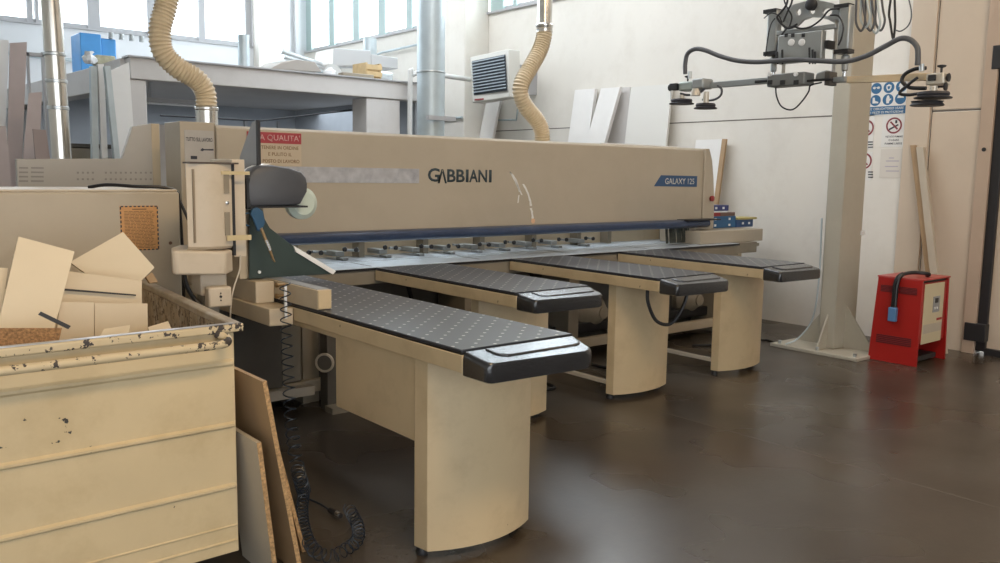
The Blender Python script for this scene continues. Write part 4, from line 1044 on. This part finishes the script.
# ------------------------------------------------------------------ waste bin
bn = empty('waste_bin', (.5, 3.8, 0), 'large cream steel waste bin with chipped paint and ribbed sides', 'waste bin')
A0, B0, C0, D0 = Vector((-.35, 3.02, 0)), Vector((1.232, 3.05, 0)), Vector((1.34, 4.47, 0)), Vector((-.35, 4.47, 0))
def wall_(p, q, n, z0, z1, th): return [Vector((p.x, p.y, z0)), Vector((q.x, q.y, z0)), Vector((q.x, q.y, z1)), Vector((p.x, p.y, z1))], n * th
fdir = (B0 - A0).normalized(); fn_ = Vector((-fdir.y, fdir.x, 0)); sdir = (C0 - B0).normalized(); sn_ = Vector((-sdir.y, sdir.x, 0))
pts, off = wall_(A0, B0, fn_, .10, .96, .006); MB().slab(pts, off).build('front_wall', m_bin, bn)
pts, off = wall_(B0 + fn_ * .006, C0, sn_, .10, .96, .006); MB().slab(pts, off).build('side_wall', m_bin, bn)
pts, off = wall_(C0 + sn_ * .008 - sdir * .0, D0, Vector((0, -1, 0)), .10, .96, .006); MB().slab(pts, off).build('back_wall', m_bin, bn)
pts, off = wall_(D0, A0 + fn_ * .008, Vector((1, 0, 0)), .10, .96, .006); MB().slab(pts, off).build('side_wall', m_bin, bn)
pts, off = wall_(B0 + fn_ * .012 + sn_ * .007 , C0 + sn_ * .007 - sdir * .02, sn_, .12, .955, .004); MB().slab(pts, off).build('inner_lining', m_binin, bn)
MB().slab([A0 + Vector((.01, .01, .10)), B0 + Vector((-.01, .01, .10)), C0 + Vector((-.01, -.01, .10)), D0 + Vector((.01, -.01, .10))], (0, 0, .02)).build('bottom', m_binin, bn)
# rims
Zr = .985
def rim(p, q, out):
    d = (q - p).normalized()
    return [Vector((p.x, p.y, .953)) , Vector((q.x, q.y, .953)), Vector((q.x, q.y, Zr)), Vector((p.x, p.y, Zr))], out
k = MB(); pts, off = rim(A0 - fn_ * .018, B0 - fn_ * .018 + fdir * .035, fn_ * .03); k.slab(pts, off); k.build('front_rim', m_binrim, bn, .008, 3)
k = MB(); pts, off = rim(B0 + fn_ * .013 + fdir * .035, C0 + Vector((.035, .035, 0)), sn_ * .045); k.slab(pts, off); k.build('side_rim', mat('worn_rim', (.36, .30, .22), .45, .2, var=.2, vscale=10, dirt=(.6, .58, .54), dirt_amt=.7, dscale=7), bn, .008, 3)
k = MB(); pts, off = rim(C0 + Vector((-.01, .0, 0)), D0, Vector((0, .04, 0))); k.slab(pts, off); k.build('back_rim', m_binrim, bn, .008, 3)
k = MB(); k.slab([Vector((p.x, p.y, Zr + .0005)) for p in (A0 - fn_ * .016, B0 - fn_ * .016, B0 + fn_ * .010, A0 + fn_ * .010)], (0, 0, .002)); k.build('rim_wear_strip', m_steelw, bn)
# handle bar
hb = [A0 - fn_ * .075 + Vector((0, 0, .925)), B0 - fdir * .09 - fn_ * .075 + Vector((0, 0, .925)), B0 - fdir * .055 - fn_ * .07 + Vector((0, 0, .93)), B0 - fdir * .045 - fn_ * .045 + Vector((0, 0, .942)), B0 - fdir * .07 - fn_ * .015 + Vector((0, 0, .955))]
path = [hb[0], hb[0].lerp(hb[1], .5)] + crom(hb[1:], 6)
MB().tube(path, .0155, 16).build('handle_bar', m_binrim, bn)
# ribs pressed in the front
def rib(z, h_, d_):
    p = A0 - fn_ * .0; q = B0 - fdir * .004
    prof = [(0, -h_), (-d_, -h_ * .35), (-d_, h_ * .35), (0, h_)]
    R = []
    for c_ in (p, q): R.append([c_ + fn_ * a_ + Vector((0, 0, z + b_)) for a_, b_ in prof])
    return MB().rings(R)
for z, h_, d_ in ((.838, .014, .009), (.60, .012, .010), (.362, .012, .010), (.205, .005, .004), (.145, .006, .005)):
    rib(z, h_, d_).build('rib', m_bin, bn, angle=20)
for x, y in ((-.1, 3.3), (1.05, 3.3), (1.1, 4.2), (-.1, 4.2)):
    c_ = MB().cyl((x - .02, y, .045), (x + .02, y, .045), .045, n=20).build('castor', m_black, bn)
    MB().box(x - .03, x + .03, y - .03, y + .03, .09, .10).build('castor_bracket', m_steelw, c_)

# waste boards in the bin
def board(name, label, quad, Y0, tilt, m, th=.016, cat='board', group='waste boards in the bin'):
    """quad given by measured corners; the board leans: depth grows by tilt per metre of height"""
    out = []
    for x, y in quad:
        r = M @ Vector((x - CXP, CYP - y, -F))
        # plane Y = Y0 + tilt * (z - .9)
        t_ = (Y0 - .9 * tilt + tilt * H) / (r.y - tilt * r.z)
        out.append(CAM + r * t_)
    n_ = (out[1] - out[0]).cross(out[2] - out[1]).normalized()
    if n_.y < 0: n_ = -n_
    return org(tag(MB().slab(out, n_ * th).build(name, m), label, cat, group))
board('waste_board', 'tall cream offcut leaning in the bin, leftmost large sheet', [(18.5, 236.5), (74.5, 251.5), (50, 345), (-8, 352)], 3.42, .35, m_mel2)
board('waste_board', 'small cream offcut showing at the left photo edge behind the tall sheet', [(-20, 267), (8, 268), (0, 330), (-20, 332)], 3.5, .3, m_mel)
board('waste_board', 'square cream offcut standing on its corner before the orange notice', [(123, 232), (154.5, 267.5), (122, 300), (70, 262)], 3.78, .3, m_mel2)
board('waste_board', 'wide cream offcut crossed by a thin dark strip, below the corner-standing sheet', [(60, 270), (142, 281), (141, 345), (52, 350)], 3.62, .25, m_mel)
board('edge_strip', 'thin long dark strip lying across the wide cream offcut in the bin', [(64, 288.5), (136, 294.5), (136, 296), (64, 290.5)], 3.605, .25, m_blackm, .004, 'strip', None)
board('waste_board', 'plain cream offcut at the right front with a vertical joint line', [(94.5, 303), (147.5, 303.5), (148, 345), (95, 345)], 3.50, .2, m_mel)
board('waste_board', 'narrow cream offcut between the tall sheet and the jointed one', [(60, 302), (94, 302.5), (94, 345), (55, 348)], 3.49, .2, m_mel)
board('waste_board', 'brown chipboard offcut lying low along the bin front at the left', [(-10, 328), (62, 328), (58, 345), (-10, 350)], 3.2, .8, m_chipdark)
board('waste_board', 'pale wedge offcut lying low near the bin front middle', [(104, 329), (130, 325), (128, 335), (100, 336)], 3.16, 1.5, m_mel2)
board('waste_board', 'small pale offcut near the inner side wall of the bin', [(148, 327), (168, 321), (172, 330), (150, 334)], 3.3, 1.5, m_mel2)
board('waste_board', 'brown-edged offcut under the right corner of the corner-standing sheet', [(146, 277), (152, 272), (158, 282), (150, 283)], 3.95, .3, m_boardface, .02)
q0 = board('edge_strip', 'short black edging strip leaning over the tall cream offcut', [(41, 311.5), (71, 326), (68.5, 329), (38.5, 314.5)], 3.25, .2, m_blackm, .01, 'strip', None)
q = at(133.5, 298.5, Y=3.6)

# ------------------------------------------------------------------ chipboards leaning beside the bin
def side_board(label, ptop, pback, X, dx, th, mface, W_=.5, xoff=0.0):
    a = at(*ptop, X=X)           # front top corner
    y0 = a.y; z1 = a.z; 
    root = empty('chipboard_panel', (X + dx, y0 + W_ / 2, 0), label, 'board', 'chipboard panels leaning beside the bin')
    MB().slab([(X + dx, y0, 0), (X + dx, y0 + W_, 0), (X, y0 + W_, z1), (X, y0, z1)], (th, 0, 0)).build('board', mface, root)
    MB().slab([(X + dx, y0 - .0015, 0), (X + dx + th, y0 - .0015, 0), (X + th, y0 - .0015, z1), (X, y0 - .0015, z1)], (0, .001, 0)).build('raw_edge', m_chip, root)
    return root
side_board('tallest brown chipboard panel leaning against the side of the cream bin', (262, 381.5), 0, 1.278, .135, .018, m_boardface, .42)
side_board('front pale-faced chipboard panel leaning beside the bin, shorter than the tallest', (256.5, 443), 0, 1.250, .06, .018, m_melgrey, .30)
side_board('shortest chipboard panel, standing behind the tallest by the bin', (274, 443), 0, 1.40, .115, .016, m_boardface, .3)

# ------------------------------------------------------------------ red battery charger
rc = empty('battery_charger', (7.4, 3.4, 0), 'red battery charger with cream front panel standing by the wall', 'charger')
MB().slab([(7.15, 3.62, 0), (7.15, 3.20, 0), (7.18, 3.21, .725), (7.18, 3.59, .725)], (.02, 0, 0)).build('side_panel', m_red, rc, .004)
MB().slab([(7.70, 3.62, 0), (7.70, 3.20, 0), (7.68, 3.21, .725), (7.68, 3.59, .725)], (-.02, 0, 0)).build('side_panel', m_red, rc, .004)
MB().box(7.20, 7.66, 3.235, 3.6, .19, .72).build('casing', m_caseb, rc)
MB().box(7.18, 7.68, 3.20, 3.60, .722, .735).build('top_panel', mat('red_top', (.42, .05, .04), .35), rc, .004)
MB().box(7.20, 7.66, 3.218, 3.234, .19, .70).build('front_panel', m_red, rc)
fp = MB().box(7.235, 7.60, 3.212, 3.2175, .18, .69).build('cream_panel', m_cream, rc, .003)
MB().box(7.40, 7.52, 3.208, 3.2125, .44, .575).build('display', m_grey, fp)
MB().box(7.43, 7.485, 3.205, 3.2085, .52, .56).build('display_screen', m_caseb, fp)
for x in (7.43, 7.47): MB().cyl((x, 3.208, .475), (x, 3.203, .475), .01, n=10).build('button', m_whitep, fp)
MB().box(7.245, 7.59, 3.209, 3.2125, .27, .345).build('print_band', m_melgrey, fp)
MB().box(7.49, 7.585, 3.209, 3.2125, .365, .385).build('red_badge', m_red, fp)
for z0, z1, y0, y1 in ((.60, .66, 3.25, 3.56), (.16, .235, 3.26, 3.56)):
    k = MB(); X_ = 7.15 + .03 * z0 / .725
    for i in range(5):
        z = z0 + (z1 - z0) * i / 5; Xs = 7.15 + .03 * z / .725
        k.box(Xs - .003, Xs + .004, y0, y1, z, z + (z1 - z0) / 7)
    k.build('vent_slots', mat('vent_dark_red', (.12, .012, .015), .6), rc)
cabp = [(7.45, 3.3, .74), (7.38, 3.26, .765), (7.3, 3.33, .775), (7.22, 3.38, .765), (7.17, 3.40, .735), (7.15, 3.41, .66), (7.145, 3.41, .56), (7.14, 3.41, .48)]
MB().tube(crom(cabp, 6), .016, 10).build('charging_cable', m_black, rc)
MB().tube(crom([(p[0], p[1] + .022, p[2]) for p in cabp[3:]], 6), .013, 10).build('charging_cable', m_black, rc)
MB().box(7.115, 7.15, 3.385, 3.455, .36, .48).build('plug', mat('blue_plug', (.10, .22, .42), .4), rc, .006)
MB().box(7.22, 7.64, 3.26, 3.58, .02, .06).build('base_tray', m_caseb, rc)

# ------------------------------------------------------------------ small organiser boxes on the side block
def parts_box(label, x0, x1, z0, z1, m, y0=5.2, y1=5.42, holes=((.25, .5), (.7, .5)), hs=.016):
    r = empty('parts_box', ((x0 + x1) / 2, y0 + .1, z0), label, 'parts box', 'parts boxes on the end of the saw')
    MB().box(x0, x1, y0, y1, z0, z1).build('body', m, r, .004)
    k = MB()
    for u, v in holes:
        cx_ = x0 + (x1 - x0) * u; cz = z0 + (z1 - z0) * v; k.box(cx_ - hs, cx_ + hs, y0 - .003, y0, cz - hs * .7, cz + hs * .7)
    k.build('white_label', m_whitep, r)
YP = 5.38
px = lambda x: at(x, 225, Y=YP).x
pz = lambda y: at(730, y, Y=YP).z
XA = 7.185
parts_box('blue parts box with four white labels, bottom left of the stack on the saw end', XA, px(735.5), 1.031, pz(216), m_bluebin, YP, 5.55, holes=((.2, .24), (.75, .24), (.2, .76), (.75, .76)))
parts_box('blue parts box with two white labels, right of the four-label box', px(736.3), px(753), 1.031, pz(220), mat('blue_box_dark', (.01, .06, .19), .35), YP, 5.55, holes=((.38, .5), (.75, .5)))
z1, z2, z3, z4 = pz(216) + .001, pz(212.3), pz(210.8), pz(205)
parts_box('small navy parts box on top of the stack at the saw end', XA, px(728), z3 + .001, z4, m_navy, YP, 5.53, holes=((.3, .5), (.7, .5)))
o = org(tag(MB().box(XA, px(720), YP, 5.54, z1, z2).build('red_case', m_redp, None, .003), 'thin red case lying between navy and blue parts boxes', 'case'))
o = org(tag(MB().box(px(720.4), px(734.5), YP, 5.54, z1, z2).build('brown_case', mat('brown_case', (.16, .09, .07), .5), None, .003), 'thin brown case beside the red one on the blue parts box', 'case'))
o = org(tag(MB().box(XA, px(727), YP, 5.53, z2 + .001, z3).build('white_case', m_whitep, None, .002), 'thin white case directly under the small navy parts box', 'case'))
o = org(tag(MB().box(px(736.3), px(755), YP - .02, 5.54, pz(220) + .001, pz(217.8)).build('wooden_strip', m_yel, None, .003), 'yellowish wooden strip lying on the right-hand blue parts box', 'strip'))
o = org(tag(MB().box(5.75, 6.85, 5.55, 5.75, 1.829, 1.848).build('white_board', m_white, None, .002), 'white board strip lying flat on top of the saw beam', 'board'))

# ------------------------------------------------------------------ safety signs on the wall
XS = XW - .001
def sign(name, label, y_hi, y_lo, z0, z1, m=m_paperw):
    return tag(MB().box(XS - .003, XS, y_lo, y_hi, z0, z1).build(name, m, None, loc=(XS, (y_hi + y_lo) / 2, z0)), label, 'sign')
def S(x, y): return at(x, y, X=XS - .003)
def disc(par, y, z, r, m, d=.001, n=28, rin=0):
    k = MB()
    if rin: k.lathe([(rin, 0), (rin, d), (r, d), (r, 0), (rin, 0)], (XS - .003, y, z), (-1, 0, 0), n, False)
    else: k.lathe([(.001, 0), (r, 0), (r, d), (.001, d)], (XS - .003, y, z), (-1, 0, 0), n)
    return k.build('printed_disc', m, par)
s1 = sign('safety_sign', 'blue and white mandatory protection sign with round pictograms on wall', S(868, 90).y, S(907, 90).y, S(890, 115).z, S(890, 78.5).z)
for i, (x, y) in enumerate(((876.5, 88.5), (889, 87.5), (901.5, 86.5), (875.5, 100.5), (888, 99.5), (900.5, 98.5))):
    q = S(x, y); d_ = disc(s1, q.y, q.z, .053, m_blueink)
    P2 = lambda pts: [(XS - .0042, q.y - a_ * .04, q.z + b_ * .04) for a_, b_ in pts]
    k = MB()
    if i == 0:   # goggles
        for cc in (-.5, .5): k.slab(P2([(cc + .38 * math.cos(t_ * PI / 5), .15 + .3 * math.sin(t_ * PI / 5)) for t_ in range(10)]), (-.0006, 0, 0))
        k.slab(P2([(-.9, .2), (.9, .2), (.9, .3), (-.9, .3)]), (-.0006, 0, 0))
    elif i == 1: # mask
        k.slab(P2([(-.6, .5), (0, .8), (.6, .5), (.65, -.1), (.3, -.7), (-.3, -.7), (-.65, -.1)]), (-.0006, 0, 0))
    elif i == 2: # overall
        k.slab(P2([(-.2, .9), (.2, .9), (.5, .6), (.65, -.1), (.45, -.1), (.35, .3), (.35, -.95), (.08, -.95), (0, -.1), (-.08, -.95), (-.35, -.95), (-.35, .3), (-.45, -.1), (-.65, -.1), (-.5, .6)]), (-.0006, 0, 0))
    elif i == 3: # boots
        k.slab(P2([(-.7, .7), (-.2, .7), (-.1, -.1), (.7, -.35), (.75, -.7), (-.7, -.7)]), (-.0006, 0, 0))
    elif i == 4: # glove
        k.slab(P2([(-.35, .5), (-.2, .9), (.15, .95), (.35, .6), (.4, .1), (.75, .25), (.8, .0), (.35, -.4), (.3, -.9), (-.35, -.9), (-.45, 0)]), (-.0006, 0, 0))
    else:        # helmet
        k.slab(P2([(-.8, .15), (-.6, .7), (0, .95), (.6, .7), (.8, .15)]), (-.0006, 0, 0))
    k.build('pictogram', m_paperw, d_)
    if i == 1: 
        k = MB().slab([(XS - .0049, q.y - a_ * .04, q.z + b_ * .04) for a_, b_ in ((-.35, .3), (.35, .3), (.3, -.2), (0, -.5), (-.3, -.2))], (-.0004, 0, 0)); k.build('pictogram', m_blueink, d_)
a, b_ = S(868, 106.5), S(907, 105.5)
bd_ = MB().box(XS - .004, XS - .003, b_.y, a.y, S(890, 114).z, S(890, 106).z).build('blue_band', m_blueink, s1)
zt = S(890, 110).z
text("E' OBBLIGATORIO USARE", 'lettering', m_paperw, bd_, XS - .0042, a.y - .03, zt + .004, (a.y - b_.y) - .06, .024, '-X', bold=.01)
text("I MEZZI DI PROTEZIONE", 'lettering', m_paperw, bd_, XS - .0042, a.y - .03, zt - .03, (a.y - b_.y) - .06, .022, '-X', bold=.01)
s2 = sign('no_smoking_sign', 'white no smoking sign below the blue pictogram sign', S(882, 130).y, S(904.5, 130).y, S(893, 147).z, S(893, 115.5).z)
def ban(par, x, y, r):
    q = S(x, y); disc(par, q.y, q.z, r, mat('sign_red', (.22, .03, .04), .5), .001, 32, r * .80)
    c_ = r * .72; k = MB().slab([(XS - .0045, q.y + c_ * .66 + .005, q.z + c_ * .66 - .005), (XS - .0045, q.y + c_ * .66 - .006, q.z + c_ * .66 + .006), (XS - .0045, q.y - c_ * .66 - .006, q.z - c_ * .66 + .006), (XS - .0045, q.y - c_ * .66 + .005, q.z - c_ * .66 - .006)], (-.0006, 0, 0)); k.build('printed_bar', mat('sign_red2', (.22, .03, .04), .5), par)
    return q
q = ban(s2, 894, 125.5, .077)
k = MB().slab([(XS - .0038, q.y + .048, q.z - .03), (XS - .0038, q.y + .044, q.z - .046), (XS - .0038, q.y - .045, q.z + .0), (XS - .0038, q.y - .041, q.z + .014)], (-.0005, 0, 0)).box(XS - .0042, XS - .0037, q.y - .03, q.y - .01, q.z + .02, q.z + .05); k.build('printed_cigarette', m_ink, s2)
zz = S(893, 137.5).z; yl = S(885, 140).y
for i, t_ in enumerate(('VIETATO FUMARE', 'O USARE', 'FIAMME LIBERE')):
    text(t_, 'lettering', m_ink, s2, XS - .0035, yl - (.035 if i == 1 else 0), zz - .033 * i, .17 if i != 1 else .10, .018, '-X', bold=.01)
s3 = sign('warning_sign', 'white prohibition sign half hidden behind the steel column, upper one', S(860, 130).y, S(874, 130).y, S(870, 149).z, S(870, 113).z)
ban(s3, 866, 128, .08)
s4 = sign('warning_sign', 'white prohibition sign half hidden behind the steel column, lower one', S(858, 165).y, S(872, 165).y, S(870, 180.5).z, S(870, 152).z)
ban(s4, 864, 161, .08)
for i in range(3):
    for sg_, y in ((s3, 142), (s4, 172)):
        q = S(870, y + i * 2.6); MB().box(XS - .0038, XS - .003, q.y - .03, q.y + .02, q.z - .006, q.z + .006).build('printed_line', m_ink, sg_)
s5 = sign('paper_sheet', 'faded white paper sheet with pale print under the no smoking sign', S(880, 165).y, S(903, 165).y, S(892, 178).z, S(892, 149).z, mat('faded_paper', (.66, .62, .56), .6))
k = MB()
for (x0, x1, y) in ((886, 899, 161), (885, 898, 166.5), (886, 899, 171), (889, 894, 158)):
    a, b_ = S(x0, y), S(x1, y); k.box(XS - .0038, XS - .003, b_.y, a.y, a.z - .005, a.z + .005)
k.build('faded_print', mat('faded_violet', (.45, .41, .47), .6), s5)

# ================================================================== LIGHT AND CAMERA
wd = bpy.data.worlds.new('world'); bpy.context.scene.world = wd; wd.use_nodes = True
nt = wd.node_tree; bg = nt.nodes['Background']
bg.inputs[0].default_value = (.90, .95, 1.0, 1); bg.inputs[1].default_value = 3.7
def area(name, loc, rot, sx, sy, e, col):
    l = bpy.data.lights.new(name, 'AREA'); l.shape = 'RECTANGLE'; l.size = sx; l.size_y = sy; l.energy = e; l.color = col
    o = bpy.data.objects.new(name, l); C.objects.link(o); o.location = loc; o.rotation_euler = rot; return o
# daylight entering by the high windows
area('daylight_right_windows', (XW + .6, 11.5, 5.0), (0, math.radians(70), 0), 1.9, 9, 620, (.86, .93, 1))
area('daylight_back_windows', (3.5, YB + .6, 5.0), (math.radians(-70), 0, 0), 9, 1.9, 260, (.86, .93, 1))
area('upper_wall_fill', (5.0, 7.6, 6.1), (0, math.radians(-38), 0), 2.0, 7, 420, (.93, .96, 1))  # fill added under the closed roof to brighten the right wall
# fill light added to lift the dark room below the mezzanine
area('mezzanine_room_fill', (5.3, 12.3, 2.5), (0, 0, 0), 4, 2.0, 60, (.85, .93, 1))
# warm fill lights added overhead, in front of the machine
area('warm_fill', (1.5, .2, 4.6), (math.radians(25), 0, 0), 2.0, .5, 110, (1, .72, .42))
area('warm_fill', (6.2, 1.0, 4.6), (math.radians(10), math.radians(-20), 0), 2.0, .5, 50, (1, .74, .50))

cam = bpy.data.cameras.new('camera'); co_ = bpy.data.objects.new('camera', cam); C.objects.link(co_)
cam.sensor_width = 36; cam.sensor_fit = 'HORIZONTAL'; cam.lens = F * 36 / 1000; cam.clip_start = .05; cam.clip_end = 200
m4 = M.to_4x4(); m4.translation = CAM; co_.matrix_world = m4
sc_ = bpy.context.scene; sc_.camera = co_
sc_.view_settings.view_transform = 'Standard'; sc_.view_settings.look = 'None'
sc_.view_settings.exposure = 0.0; sc_.view_settings.gamma = 1; sc_.view_settings.use_curve_mapping = False
sc_.cycles.use_denoising = True
sc_.cycles.max_bounces = 8; sc_.cycles.diffuse_bounces = 4; sc_.cycles.transparent_max_bounces = 8
sc_.cycles.sample_clamp_indirect = 6
